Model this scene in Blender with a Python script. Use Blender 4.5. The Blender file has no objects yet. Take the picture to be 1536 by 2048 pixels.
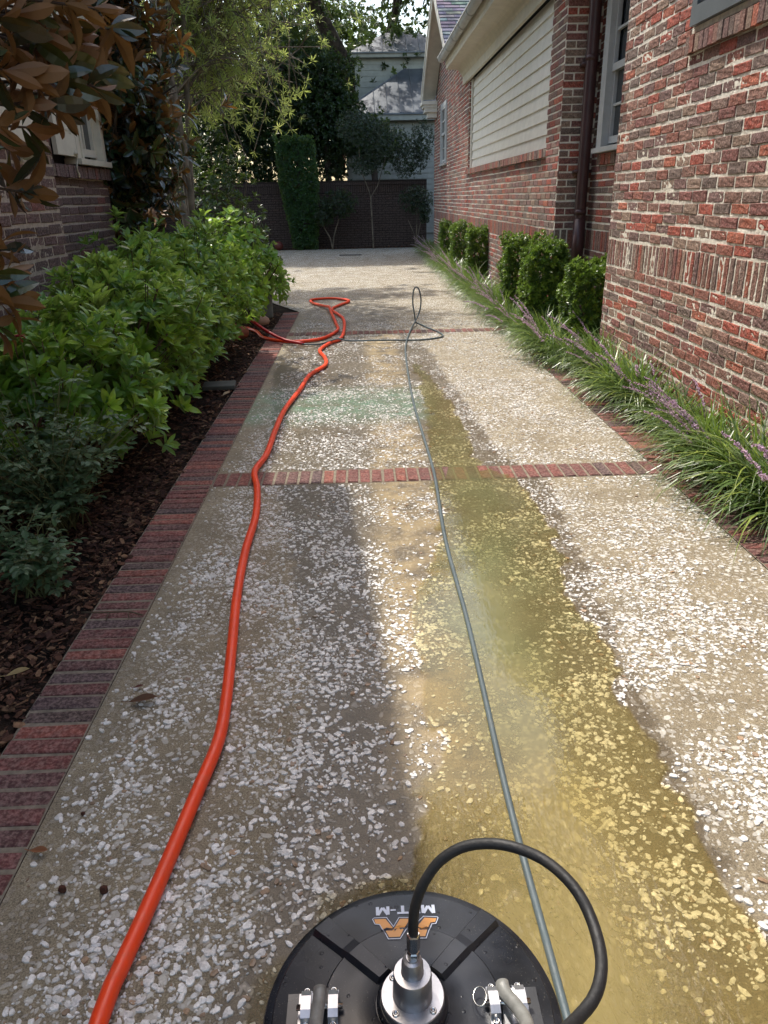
import bpy, math, random
import numpy as np
from mathutils import Vector, Matrix, noise

random.seed(7)
rng = np.random.default_rng(7)
sc = bpy.context.scene
COL = sc.collection

# ---------------------------------------------------------------- camera
RIGHT = (0.999275, -0.033375, -0.018301)
DOWN = (-0.029777, -0.385984, -0.922025)
FWD = (0.023709, 0.921902, -0.386698)
cam_d = bpy.data.cameras.new("camera")
cam = bpy.data.objects.new("camera", cam_d); COL.objects.link(cam)
cam.matrix_world = Matrix(((RIGHT[0], -DOWN[0], -FWD[0], 0.0),
                           (RIGHT[1], -DOWN[1], -FWD[1], 0.0),
                           (RIGHT[2], -DOWN[2], -FWD[2], 1.42),
                           (0, 0, 0, 1)))
cam_d.sensor_fit = 'VERTICAL'; cam_d.sensor_height = 36.0
cam_d.lens = 1497.6 / 2048 * 36.0
cam_d.clip_start = 0.02; cam_d.clip_end = 500
sc.camera = cam

# ---------------------------------------------------------------- sky and sun
SUN = Vector((-0.285, 0.45, 1.0)).normalized()
SUN_EL = math.asin(SUN.z)
SUN_AZ = math.atan2(SUN.x, SUN.y)
w = bpy.data.worlds.new("World"); sc.world = w; w.use_nodes = True
nt = w.node_tree
sky = nt.nodes.new("ShaderNodeTexSky"); sky.sky_type = 'NISHITA'; sky.sun_disc = False
sky.sun_elevation = SUN_EL; sky.sun_rotation = SUN_AZ
sky.air_density = 1.3; sky.dust_density = 2.5; sky.ozone_density = 1.0
bg = nt.nodes["Background"]; bg.inputs[1].default_value = 0.15
tint = nt.nodes.new("ShaderNodeMix"); tint.data_type = 'RGBA'; tint.blend_type = 'MULTIPLY'; tint.inputs[0].default_value = 1.0; tint.inputs[7].default_value = (1.05, 1.0, .93, 1)
nt.links.new(sky.outputs[0], tint.inputs[6]); nt.links.new(tint.outputs[2], bg.inputs[0])
sd = bpy.data.lights.new("sun", 'SUN'); sd.energy = 2.05; sd.angle = math.radians(0.55); sd.color = (1.0, 0.95, 0.86)
so = bpy.data.objects.new("sun", sd); COL.objects.link(so)
so.rotation_euler = (-SUN).to_track_quat('-Z', 'Y').to_euler(); so.location = (0, 0, 20)
sc.view_settings.view_transform = 'Standard'; sc.view_settings.look = 'None'
sc.view_settings.exposure = 1.28; sc.view_settings.gamma = 1.0
sc.cycles.max_bounces = 8; sc.cycles.transparent_max_bounces = 12
sc.cycles.diffuse_bounces = 4; sc.cycles.glossy_bounces = 3

# ---------------------------------------------------------------- helpers
def lin(r, g, b, k=1.0):
    f = lambda c: ((c / 255.0 + 0.055) / 1.055) ** 2.4 if c / 255.0 > 0.04045 else c / 255.0 / 12.92
    return (f(r) * k, f(g) * k, f(b) * k)

def tag(o, label=None, cat=None, group=None, kind=None):
    if label: o["label"] = label
    if cat: o["category"] = cat
    if group: o["group"] = group
    if kind: o["kind"] = kind
    return o

def empty(name, loc=(0, 0, 0), rz=0.0):
    o = bpy.data.objects.new(name, None); COL.objects.link(o)
    o.location = loc; o.rotation_euler = (0, 0, rz); o.empty_display_size = 0.1
    return o

class MB:
    """collects vertices, faces, material index and a colour per vertex"""
    def __init__(s):
        s.V = []; s.C = []; s.F = []; s.n = 0       # F: list of (array (k,m), mat)
    def add(s, V, F, mat=0, col=(1, 1, 1)):
        V = np.asarray(V, float).reshape(-1, 3); k = len(V)
        c = np.asarray(col, float)
        if c.ndim == 1: c = np.tile(c, (k, 1))
        s.V.append(V); s.C.append(c)
        by = {}
        for f in F: by.setdefault(len(f), []).append(f)
        for m, fs in by.items():
            s.F.append((np.array(fs, int) + s.n, mat))
        s.n += k
        return s
    def inst(s, V, F, R, T, col, mat=0):
        """V (n,3) template; R (k,3,3) columns are axes; T (k,3); col (k,3)"""
        V = np.asarray(V, float); n = len(V); k = len(T)
        W = np.einsum('kij,nj->kni', R, V) + T[:, None, :]
        s.V.append(W.reshape(-1, 3))
        s.C.append(np.repeat(col, n, axis=0))
        by = {}
        for f in F: by.setdefault(len(f), []).append(f)
        off = (np.arange(k) * n)[:, None, None] + s.n
        for m, fs in by.items():
            a = np.array(fs, int)[None] + off
            s.F.append((a.reshape(-1, m), mat))
        s.n += n * k
        return s
    def box(s, a, b, mat=0, col=(1, 1, 1)):
        x0, y0, z0 = a; x1, y1, z1 = b
        V = [(x0, y0, z0), (x1, y0, z0), (x1, y1, z0), (x0, y1, z0), (x0, y0, z1), (x1, y0, z1), (x1, y1, z1), (x0, y1, z1)]
        return s.add(V, [(0, 3, 2, 1), (4, 5, 6, 7), (0, 1, 5, 4), (1, 2, 6, 5), (2, 3, 7, 6), (3, 0, 4, 7)], mat, col)
    def tube(s, pts, r, n=8, mat=0, col=(1, 1, 1), caps=True):
        P = np.asarray(pts, float); k = len(P)
        r = np.full(k, r) if np.isscalar(r) else np.asarray(r, float)
        T = np.gradient(P, axis=0); T /= np.linalg.norm(T, axis=1)[:, None] + 1e-12
        up = np.array([0, 0, 1.0]) if abs(T[0][2]) < .9 else np.array([1.0, 0, 0])
        N = np.zeros_like(P); v = np.cross(T[0], up); v /= np.linalg.norm(v); N[0] = v
        for i in range(1, k):
            v = N[i - 1] - T[i] * np.dot(N[i - 1], T[i]); v /= np.linalg.norm(v) + 1e-12; N[i] = v
        B = np.cross(T, N)
        a = np.linspace(0, 2 * np.pi, n, endpoint=False)
        V = P[:, None, :] + r[:, None, None] * (np.cos(a)[None, :, None] * N[:, None, :] + np.sin(a)[None, :, None] * B[:, None, :])
        F = []
        for i in range(k - 1):
            for j in range(n):
                j2 = (j + 1) % n
                F.append((i * n + j, i * n + j2, (i + 1) * n + j2, (i + 1) * n + j))
        if caps:
            F.append(tuple(range(n - 1, -1, -1))); F.append(tuple((k - 1) * n + j for j in range(n)))
        return s.add(V.reshape(-1, 3), F, mat, col)
    def lathe(s, prof, c=(0, 0, 0), n=48, mat=0, col=(1, 1, 1)):
        k = len(prof); a = np.linspace(0, 2 * np.pi, n, endpoint=False); V = []; F = []
        for (r, z) in prof:
            for t in a: V.append((c[0] + r * math.cos(t), c[1] + r * math.sin(t), c[2] + z))
        for i in range(k - 1):
            for j in range(n):
                j2 = (j + 1) % n
                F.append((i * n + j, i * n + j2, (i + 1) * n + j2, (i + 1) * n + j))
        F.append(tuple(range(n - 1, -1, -1))); F.append(tuple((k - 1) * n + j for j in range(n)))
        return s.add(V, F, mat, col)
    def prism(s, poly, z0, z1, mat=0, col=(1, 1, 1)):
        n = len(poly); V = [(x, y, z0) for x, y in poly] + [(x, y, z1) for x, y in poly]
        F = [tuple(range(n - 1, -1, -1)), tuple(range(n, 2 * n))] + [(i, (i + 1) % n, n + (i + 1) % n, n + i) for i in range(n)]
        return s.add(V, F, mat, col)
    def build(s, name, mats, parent=None, smooth=False, attrs=None):
        me = bpy.data.meshes.new(name)
        V = np.concatenate(s.V); C = np.concatenate(s.C)
        me.vertices.add(len(V)); me.vertices.foreach_set("co", V.astype(np.float32).ravel())
        li = np.concatenate([f.ravel() for f, m in s.F]); tot = np.concatenate([np.full(len(f), f.shape[1]) for f, m in s.F])
        mi = np.concatenate([np.full(len(f), m) for f, m in s.F])
        me.loops.add(len(li)); me.loops.foreach_set("vertex_index", li.astype(np.int32))
        me.polygons.add(len(tot)); st = np.concatenate([[0], np.cumsum(tot)[:-1]])
        me.polygons.foreach_set("loop_start", st.astype(np.int32))
        me.polygons.foreach_set("material_index", mi.astype(np.int32))
        me.polygons.foreach_set("use_smooth", np.full(len(tot), smooth))
        ca = me.attributes.new("Col", 'FLOAT_COLOR', 'POINT')
        ca.data.foreach_set("color", np.concatenate([C, np.ones((len(C), 1))], 1).astype(np.float32).ravel())
        if attrs:
            for nme, arr in attrs.items():
                at = me.attributes.new(nme, 'FLOAT', 'POINT'); at.data.foreach_set("value", np.asarray(arr, np.float32))
        me.update(calc_edges=True)
        for m in (mats if isinstance(mats, (list, tuple)) else [mats]): me.materials.append(m)
        o = bpy.data.objects.new(name, me); COL.objects.link(o)
        if parent is not None: o.parent = parent
        return o

def spline(pts, step=0.03, closed=False):
    P = np.array(pts, float)
    Q = np.vstack([2 * P[0] - P[1], P, 2 * P[-1] - P[-2]]); out = []
    for i in range(1, len(Q) - 2):
        p0, p1, p2, p3 = Q[i - 1], Q[i], Q[i + 1], Q[i + 2]
        k = max(2, int(np.linalg.norm(p2 - p1) / step))
        for j in range(k):
            t = j / k
            out.append(.5 * ((2 * p1) + (-p0 + p2) * t + (2 * p0 - 5 * p1 + 4 * p2 - p3) * t * t + (-p0 + 3 * p1 - 3 * p2 + p3) * t ** 3))
    out.append(P[-1]); return np.array(out)

# ---------------------------------------------------------------- materials
class NT:
    def __init__(s, name):
        s.m = bpy.data.materials.new(name); s.m.use_nodes = True; s.t = s.m.node_tree; s.t.nodes.clear()
        s.out = s.t.nodes.new("ShaderNodeOutputMaterial")
    def N(s, typ, **kw):
        n = s.t.nodes.new("ShaderNode" + typ)
        ins = kw.pop('ins', {})
        for k, v in kw.items(): setattr(n, k, v)
        for k, v in ins.items():
            if isinstance(v, bpy.types.NodeSocket): s.t.links.new(v, n.inputs[k])
            else:
                if isinstance(v, (tuple, list)) and len(v) == 3 and n.inputs[k].type == 'RGBA': v = (*v, 1)
                n.inputs[k].default_value = v
        return n
    def math(s, op, a, b=0.0, c=0.0, clamp=False):
        return s.N("Math", operation=op, use_clamp=clamp, ins={0: a, 1: b, 2: c}).outputs[0]
    def vm(s, op, a, b=(0, 0, 0)):
        return s.N("VectorMath", operation=op, ins={0: a, 1: b})
    def mix(s, f, a, b, bt='MIX'):
        n = s.N("Mix", data_type='RGBA', blend_type=bt, clamp_factor=True)
        for i, v in ((0, f), (6, a), (7, b)):
            if isinstance(v, bpy.types.NodeSocket): s.t.links.new(v, n.inputs[i])
            else: n.inputs[i].default_value = (*v, 1) if isinstance(v, (tuple, list)) and len(v) == 3 else v
        return n.outputs[2]
    def ramp(s, v, lo, hi, a=0.0, b=1.0):
        return s.N("MapRange", interpolation_type='SMOOTHSTEP', ins={0: v, 1: lo, 2: hi, 3: a, 4: b}).outputs[0]
    def noise(s, scale, detail=3, rough=.55, vec=None, dim='3D', dist=0.0):
        n = s.N("TexNoise", noise_dimensions=dim, ins={'Scale': scale, 'Detail': detail, 'Roughness': rough, 'Distortion': dist})
        if vec is not None: s.t.links.new(vec, n.inputs['Vector'])
        return n.outputs[0]
    def pos(s): return s.N("TexCoord").outputs['Object']
    def attr(s, name): return s.N("Attribute", attribute_name=name)
    def bump(s, h, strength=.5, dist=.01, normal=None):
        ins = {'Strength': strength, 'Distance': dist, 'Height': h}
        if normal is not None: ins['Normal'] = normal
        return s.N("Bump", ins=ins).outputs[0]
    def pbr(s, col, rough=.8, normal=None, spec=.5, metal=0.0, **kw):
        p = s.N("BsdfPrincipled", ins={'Base Color': col, 'Roughness': rough, 'Metallic': metal, 'Specular IOR Level': spec})
        if normal is not None: s.t.links.new(normal, p.inputs['Normal'])
        for k, v in kw.items():
            if isinstance(v, bpy.types.NodeSocket): s.t.links.new(v, p.inputs[k])
            else: p.inputs[k].default_value = v
        return p.outputs[0]
    def done(s, sh):
        s.t.links.new(sh, s.out.inputs[0]); return s.m

def simple(name, rgb, rough=.6, metal=0.0, bump=0.0, bscale=60, var=.12, spec=.5, vscale=6):
    n = NT(name); p = n.pos()
    v = n.noise(vscale, 4, .6, p)
    dark = tuple(c * (1 - var * 2) for c in rgb); lite = tuple(min(1, c * (1 + var)) for c in rgb)
    c = n.mix(n.ramp(v, .3, .7), dark, lite)
    nm = None
    if bump: nm = n.bump(n.noise(bscale, 4, .6, p), bump, .004)
    return n.done(n.pbr(c, rough, nm, spec, metal))

def m_brick(name, smear=.35, smear_col=(.5, .47, .42), bumpd=.006):
    n = NT(name); p = n.pos(); a = n.attr("Col").outputs['Color']
    big = n.noise(9, 3, .6, p); fine = n.noise(90, 4, .65, p); mid = n.noise(32, 3, .6, p)
    c = n.mix(n.ramp(mid, .3, .72), n.mix(.5, a, (0.03, .022, .02), 'MIX'), a)
    c = n.mix(n.ramp(fine, .35, .7), n.mix(.45, c, (.05, .035, .03)), n.mix(.25, c, (.6, .45, .38)))
    sm = n.math('MULTIPLY', n.ramp(n.noise(45, 4, .7, p), .56, .7), n.ramp(big, .35, .65))
    c = n.mix(n.math('MULTIPLY', sm, smear), c, smear_col)
    vor = n.N("TexVoronoi", ins={'Scale': 85.0, 'Vector': p}).outputs['Distance']
    h = n.math('ADD', n.math('MULTIPLY', fine, .9), n.math('ADD', n.math('MULTIPLY', mid, .8), n.math('MULTIPLY', vor, .5)))
    return n.done(n.pbr(c, .9, n.bump(h, .9, bumpd), .25))

def m_mortar(name, rgb, dark=.55):
    n = NT(name); p = n.pos()
    v = n.noise(30, 4, .65, p); big = n.noise(2.5, 3, .6, p); f = n.noise(140, 3, .6, p)
    c = n.mix(n.ramp(v, .3, .7), tuple(x * dark for x in rgb), rgb)
    c = n.mix(n.math('MULTIPLY', n.ramp(big, .5, .75), .4), c, (rgb[0] * .6, rgb[1] * .55, rgb[2] * .42))
    return n.done(n.pbr(c, .95, n.bump(n.math('ADD', v, n.math('MULTIPLY', f, .5)), .8, .006), .2))

def m_leaf(name, back=(.12, .16, .05), rough=.35, trans=.35, tcol=(.25, .42, .05), spec=.5, back_amt=1.0, coat=0.0):
    n = NT(name); a = n.attr("Col").outputs['Color']; p = n.pos()
    v = n.noise(14, 2, .5, p)
    front = n.mix(n.ramp(v, .3, .7), n.mix(.35, a, (.01, .02, .008)), a)
    bf = n.N("NewGeometry").outputs['Backfacing']
    c = n.mix(n.math('MULTIPLY', bf, back_amt), front, back)
    r = n.math('ADD', n.math('MULTIPLY', bf, .3), rough)
    nm = n.bump(n.noise(120, 2, .5, p), .15, .002)
    b = n.pbr(c, r, nm, spec)
    if trans > 0:
        tc = n.mix(.5, tcol, c, 'MIX')
        t = n.N("BsdfTranslucent", ins={'Color': tc}).outputs[0]
        b = n.N("MixShader", ins={0: trans, 1: b, 2: t}).outputs[0]
    return n.done(b)

M = {}
M['brick_warm'] = m_brick("brick_warm", .22, lin(215, 205, 190, .8))
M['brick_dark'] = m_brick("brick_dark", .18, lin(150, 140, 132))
M['brick_path'] = m_brick("brick_path", .12, lin(150, 130, 120), .002)
M['mortar_white'] = m_mortar("mortar_white", lin(240, 233, 218), .74)
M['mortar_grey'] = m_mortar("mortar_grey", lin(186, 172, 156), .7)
M['mortar_path'] = m_mortar("mortar_path", lin(140, 130, 114), .6)
M['white_paint'] = simple("white_paint", lin(224, 220, 208), .45, var=.04, bump=.1, bscale=25)
M['cream_paint'] = simple("cream_paint", lin(204, 197, 178), .5, var=.05)
M['grey_paint'] = simple("grey_paint", lin(96, 102, 106), .5, var=.06)
M['pale_trim'] = simple("pale_trim", lin(184, 186, 184), .5, var=.05)
M['far_siding'] = simple("far_siding", lin(168, 168, 158), .6, var=.06)
M['downpipe'] = simple("downpipe", lin(72, 46, 46), .4, var=.1)
M['glass'] = simple("glass", (.02, .025, .03), .06, var=.1, spec=.8)
M['gap_dark'] = simple("gap_dark", (.012, .012, .012), .8)
M['bark_grey'] = simple("bark_grey", lin(120, 108, 92), .9, bump=.8, bscale=40, var=.25)
M['bark_dark'] = simple("bark_dark", lin(70, 60, 52), .95, bump=1.0, bscale=25, var=.3)
M['twig'] = simple("twig", lin(88, 74, 56), .9, var=.2)
M['stem_green'] = simple("stem_green", lin(96, 100, 60), .8, var=.2)
M['iron_cream'] = simple("iron_cream", lin(190, 180, 156), .5, var=.1)

# ---------------------------------------------------------------- brick walls from real bricks
PAL_WARM = [(lin(130, 92, 80), 6), (lin(118, 95, 86), 5), (lin(138, 80, 66), 5), (lin(154, 66, 50), 3), (lin(108, 80, 78), 4),
            (lin(136, 114, 98), 3), (lin(100, 86, 80), 3), (lin(160, 84, 60), 2), (lin(148, 124, 108), 1), (lin(122, 70, 66), 4)]
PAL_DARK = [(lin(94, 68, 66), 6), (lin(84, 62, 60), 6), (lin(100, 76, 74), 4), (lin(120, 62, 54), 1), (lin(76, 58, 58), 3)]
PAL_PATH = [(lin(112, 52, 48), 6), (lin(98, 46, 46), 6), (lin(84, 44, 46), 4), (lin(66, 48, 54), 3), (lin(128, 62, 50), 3), (lin(60, 44, 44), 1)]
def pick(pal):
    ws = [p[1] for p in pal]; c = random.choices(pal, ws)[0][0]; k = random.uniform(.82, 1.15) * (1.35 if pal is PAL_PATH else (1.75 if pal is PAL_WARM else 1.4))
    return tuple(x * k for x in c)

def brick(mb, P0, U, Z, Nn, u0, u1, z0, z1, d, pal, rough=0.0, jit=.002, wav=None, bury=.012, cham=.003):
    c = pick(pal)
    g = lambda: random.uniform(-jit, jit)
    u0 += g(); u1 += g(); z0 += g(); z1 += g(); dd = d + g() * .8; sk = g() * .8
    if wav:
        o = wav((u0 + u1) / 2); z0 += o; z1 += o
    def pt(u, z, h): return P0 + U * u + Z * (z + sk * ((u - u0) / (u1 - u0) - .5)) + Nn * h
    V = []; F = []
    ring = [(u0, z0), (u1, z0), (u1, z1), (u0, z1)]
    for (u, z) in ring: V.append(pt(u, z, -bury))
    for (u, z) in ring: V.append(pt(u, z, dd - cham))
    for i in range(4): F.append((i, (i + 1) % 4, 4 + (i + 1) % 4, 4 + i))
    cu = min(cham * 1.4, (u1 - u0) * .2)
    if rough > 0:
        nu, nz = (5, 3) if (u1 - u0) > (z1 - z0) else (3, 5)
        b = len(V)
        for j in range(nz + 1):
            for i in range(nu + 1):
                u = u0 + cu + (u1 - u0 - 2 * cu) * i / nu; z = z0 + cu + (z1 - z0 - 2 * cu) * j / nz
                edge = i in (0, nu) or j in (0, nz)
                V.append(pt(u + (g() * .7 if edge else 0), z + (g() * .7 if edge else 0), dd + random.uniform(-rough, rough) * (.5 if edge else 1)))
        for j in range(nz):
            for i in range(nu):
                q = b + j * (nu + 1) + i; F.append((q, q + 1, q + nu + 2, q + nu + 1))
        cs = [b, b + nu, b + (nz + 1) * (nu + 1) - 1, b + nz * (nu + 1)]
        e0 = [b + i for i in range(nu + 1)]; e1 = [b + j * (nu + 1) + nu for j in range(nz + 1)]
        e2 = [b + nz * (nu + 1) + i for i in range(nu, -1, -1)]; e3 = [b + j * (nu + 1) for j in range(nz, -1, -1)]
        for i, e in enumerate((e0, e1, e2, e3)):
            F.append(tuple([4 + i, 4 + (i + 1) % 4] + e[::-1]))
    else:
        for (u, z), (su, sz) in zip(ring, ((1, 1), (-1, 1), (-1, -1), (1, -1))): V.append(pt(u + su * cu, z + sz * cu, dd))
        for i in range(4): F.append((4 + i, 4 + (i + 1) % 4, 8 + (i + 1) % 4, 8 + i))
        F.append((8, 9, 10, 11))
    mb.add([tuple(v) for v in V], F, 0, c)

COURSE = .0693
def wavf(amp, seed): return lambda u: amp * (math.sin(u * 2.3 + seed) + .6 * math.sin(u * 5.1 + seed * 2))

def wall_region(mb, P0, U, Nn, u0, u1, z0, z1, pattern='run', pal=PAL_WARM, rough=0.0, depth=.006, jit=.002, mort=.015, amp=.002, joint=.0155, mgrid=0.0, off=0.0, blen=.203):
    P0 = Vector(P0); U = Vector(U); Nn = Vector(Nn); Z = Vector((0, 0, 1))
    # mortar bed
    if mgrid > 0:
        nu = max(1, int((u1 - u0) / mgrid)); nz = max(1, int((z1 - z0) / mgrid)); V = []; F = []
        for j in range(nz + 1):
            for i in range(nu + 1):
                u = u0 + (u1 - u0) * i / nu; z = z0 + (z1 - z0) * j / nz
                q = P0 + U * u + Z * z
                h = noise.noise(q * 55) * .0026 + noise.noise(q * 9) * .0014 + .0022
                V.append(tuple(q + Nn * h))
        for j in range(nz):
            for i in range(nu):
                q = j * (nu + 1) + i; F.append((q, q + 1, q + nu + 2, q + nu + 1))
        mb.add(V, F, 1)
    else:
        V = [tuple(P0 + U * a + Z * b) for a, b in ((u0, z0), (u1, z0), (u1, z1), (u0, z1))]
        mb.add(V, [(0, 1, 2, 3)], 1)
    if pattern == 'run' or pattern == 'pier':
        n = max(1, round((z1 - z0) / COURSE)); ch = (z1 - z0) / n
        for k in range(n):
            a = z0 + k * ch + joint / 2; b = z0 + (k + 1) * ch - joint / 2
            wv = wavf(amp, k * 1.7)
            gk = round((z0 + k * ch) / COURSE)
            st = (gk % 2) * (blen + joint) / 2 + off
            u = u0 - ((u0 - st) % (blen + joint))
            while u < u1:
                bl = blen
                s = max(u, u0) + (joint / 2 if u > u0 else 0.001); e = min(u + bl + joint, u1) - (joint / 2 if u + bl + joint < u1 else .001)
                if e - s > .025: brick(mb, P0, U, Z, Nn, s, e, a, b, depth, pal, rough, jit, wv)
                u += bl + joint
    else:
        pitch = .0667; n = max(1, round((u1 - u0) / pitch)); pw = (u1 - u0) / n; wv = wavf(amp, 3.3)
        for k in range(n):
            brick(mb, P0, U, Z, Nn, u0 + k * pw + joint / 2, u0 + (k + 1) * pw - joint / 2, z0 + joint / 2, z1 - joint / 2, depth, pal, rough, jit, wv)

def proud_course(mb, P0, U, Nn, u0, u1, z0, z1, proj, pal=PAL_WARM, rough=0.0, slope=0.0):
    """rowlock sill: bricks on edge sticking out of the wall, with mortar between them"""
    P0 = Vector(P0); U = Vector(U); Nn = Vector(Nn)
    n = max(1, round((u1 - u0) / .0667)); pw = (u1 - u0) / n
    for k in range(n):
        a = u0 + k * pw + .005; b = u0 + (k + 1) * pw - .005; c = pick(pal); pj = proj + random.uniform(-.004, .004)
        zz = z0 + random.uniform(-.003, .003); zt = z1 + random.uniform(-.002, .002)
        V = [P0 + U * a + Nn * -.05, P0 + U * b + Nn * -.05, P0 + U * b + Nn * pj, P0 + U * a + Nn * pj]
        V = [tuple(v + Vector((0, 0, zz))) for v in V] + [tuple(v + Vector((0, 0, zt - (slope if i > 1 else 0)))) for i, v in enumerate(V)]
        mb.add(V, [(0, 1, 2, 3), (4, 7, 6, 5), (0, 4, 5, 1), (1, 5, 6, 2), (2, 6, 7, 3), (3, 7, 4, 0)], 0, c)
    V = [P0 + U * u0 + Nn * -.05, P0 + U * u1 + Nn * -.05, P0 + U * u1 + Nn * (proj - .008), P0 + U * u0 + Nn * (proj - .008)]
    V = [tuple(v + Vector((0, 0, z0 + .004))) for v in V] + [tuple(v + Vector((0, 0, z1 - .005 - (slope if i > 1 else 0)))) for i, v in enumerate(V)]
    mb.add(V, [(0, 1, 2, 3), (4, 7, 6, 5), (0, 4, 5, 1), (1, 5, 6, 2), (2, 6, 7, 3), (3, 7, 4, 0)], 1)

# ================================================================ GROUND
def sdpoly(P, poly):
    """signed distance (positive inside) of points P (n,2) to polygon"""
    poly = np.array(poly); d = np.full(len(P), 1e9); ins = np.zeros(len(P), bool)
    for i in range(len(poly)):
        a = poly[i]; b = poly[(i + 1) % len(poly)]; e = b - a; wv = P - a
        t = np.clip((wv @ e) / (e @ e), 0, 1); d = np.minimum(d, np.linalg.norm(wv - t[:, None] * e, axis=1))
        c = (a[1] > P[:, 1]) != (b[1] > P[:, 1])
        with np.errstate(divide='ignore', invalid='ignore'):
            xi = (b[0] - a[0]) * (P[:, 1] - a[1]) / (b[1] - a[1] + 1e-12) + a[0]
        ins ^= c & (P[:, 0] < xi)
    return np.where(ins, d, -d)

def sm(x, a, b):
    t = np.clip((x - a) / (b - a), 0, 1); return t * t * (3 - 2 * t)

def nz2(P, s, seed=0.0):
    return np.array([noise.noise(Vector((p[0] * s, p[1] * s, seed))) for p in P])

# garden soil everywhere
n = NT("soil"); p = n.pos()
c = n.mix(n.ramp(n.noise(3, 4, .6, p), .3, .7), (.012, .008, .006), (.035, .022, .014))
soil_m = n.done(n.pbr(c, .95, n.bump(n.noise(40, 4, .7, p), 1, .02), .2))
mb = MB(); mb.add([(-150, -60, -.018), (150, -60, -.018), (150, 240, -.018), (-150, 240, -.018)], [(0, 1, 2, 3)])
tag(mb.build("ground", soil_m), kind="structure")

# puddle / wet outlines on the driveway, in metres
POOL = [(.52, 6.9), (.60, 6.0), (.66, 5.3), (.67, 4.63), (.64, 4.05), (.84, 3.78), (.85, 3.23), (.82, 2.76), (.785, 2.47), (.785, 2.16), (.765, 1.85),
        (.775, 1.63), (.80, 1.41), (.78, 1.215), (.79, 1.09), (.84, .95), (.9, .6), (.95, .1), (-.1, .1), (-.28, .6), (-.26, 1.0), (-.12, 1.2), (.06, 1.3),
        (.12, 1.41), (.16, 1.66), (.17, 2.0), (.15, 2.4), (.23, 2.71), (.34, 3.04), (.375, 3.45), (.36, 3.9), (.41, 4.65), (.47, 5.5), (.45, 6.9)]
DAMP = [(.75, 8.3), (.72, 6.6), (.78, 5.6), (.80, 4.9), (.84, 4.2), (.98, 3.72), (.96, 3.2), (.93, 2.75), (.88, 2.45), (.87, 2.16), (.83, 1.85),
        (.84, 1.63), (.83, 1.41), (.81, 1.2), (.80, 1.09), (.83, .95), (1.0, .6), (1.0, 0), (-.4, 0), (-.35, .8), (-.26, 1.3), (-.20, 1.9), (-.30, 2.6), (-.40, 3.3), (-.48, 3.75),
        (-.60, 4.4), (-.70, 5.6), (-.8, 6.6), (-.85, 8.0), (-.85, 12.6), (-.2, 12.9), (1.0, 12.4), (.5, 11.2), (.9, 10.4), (.45, 9.6)]

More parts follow.
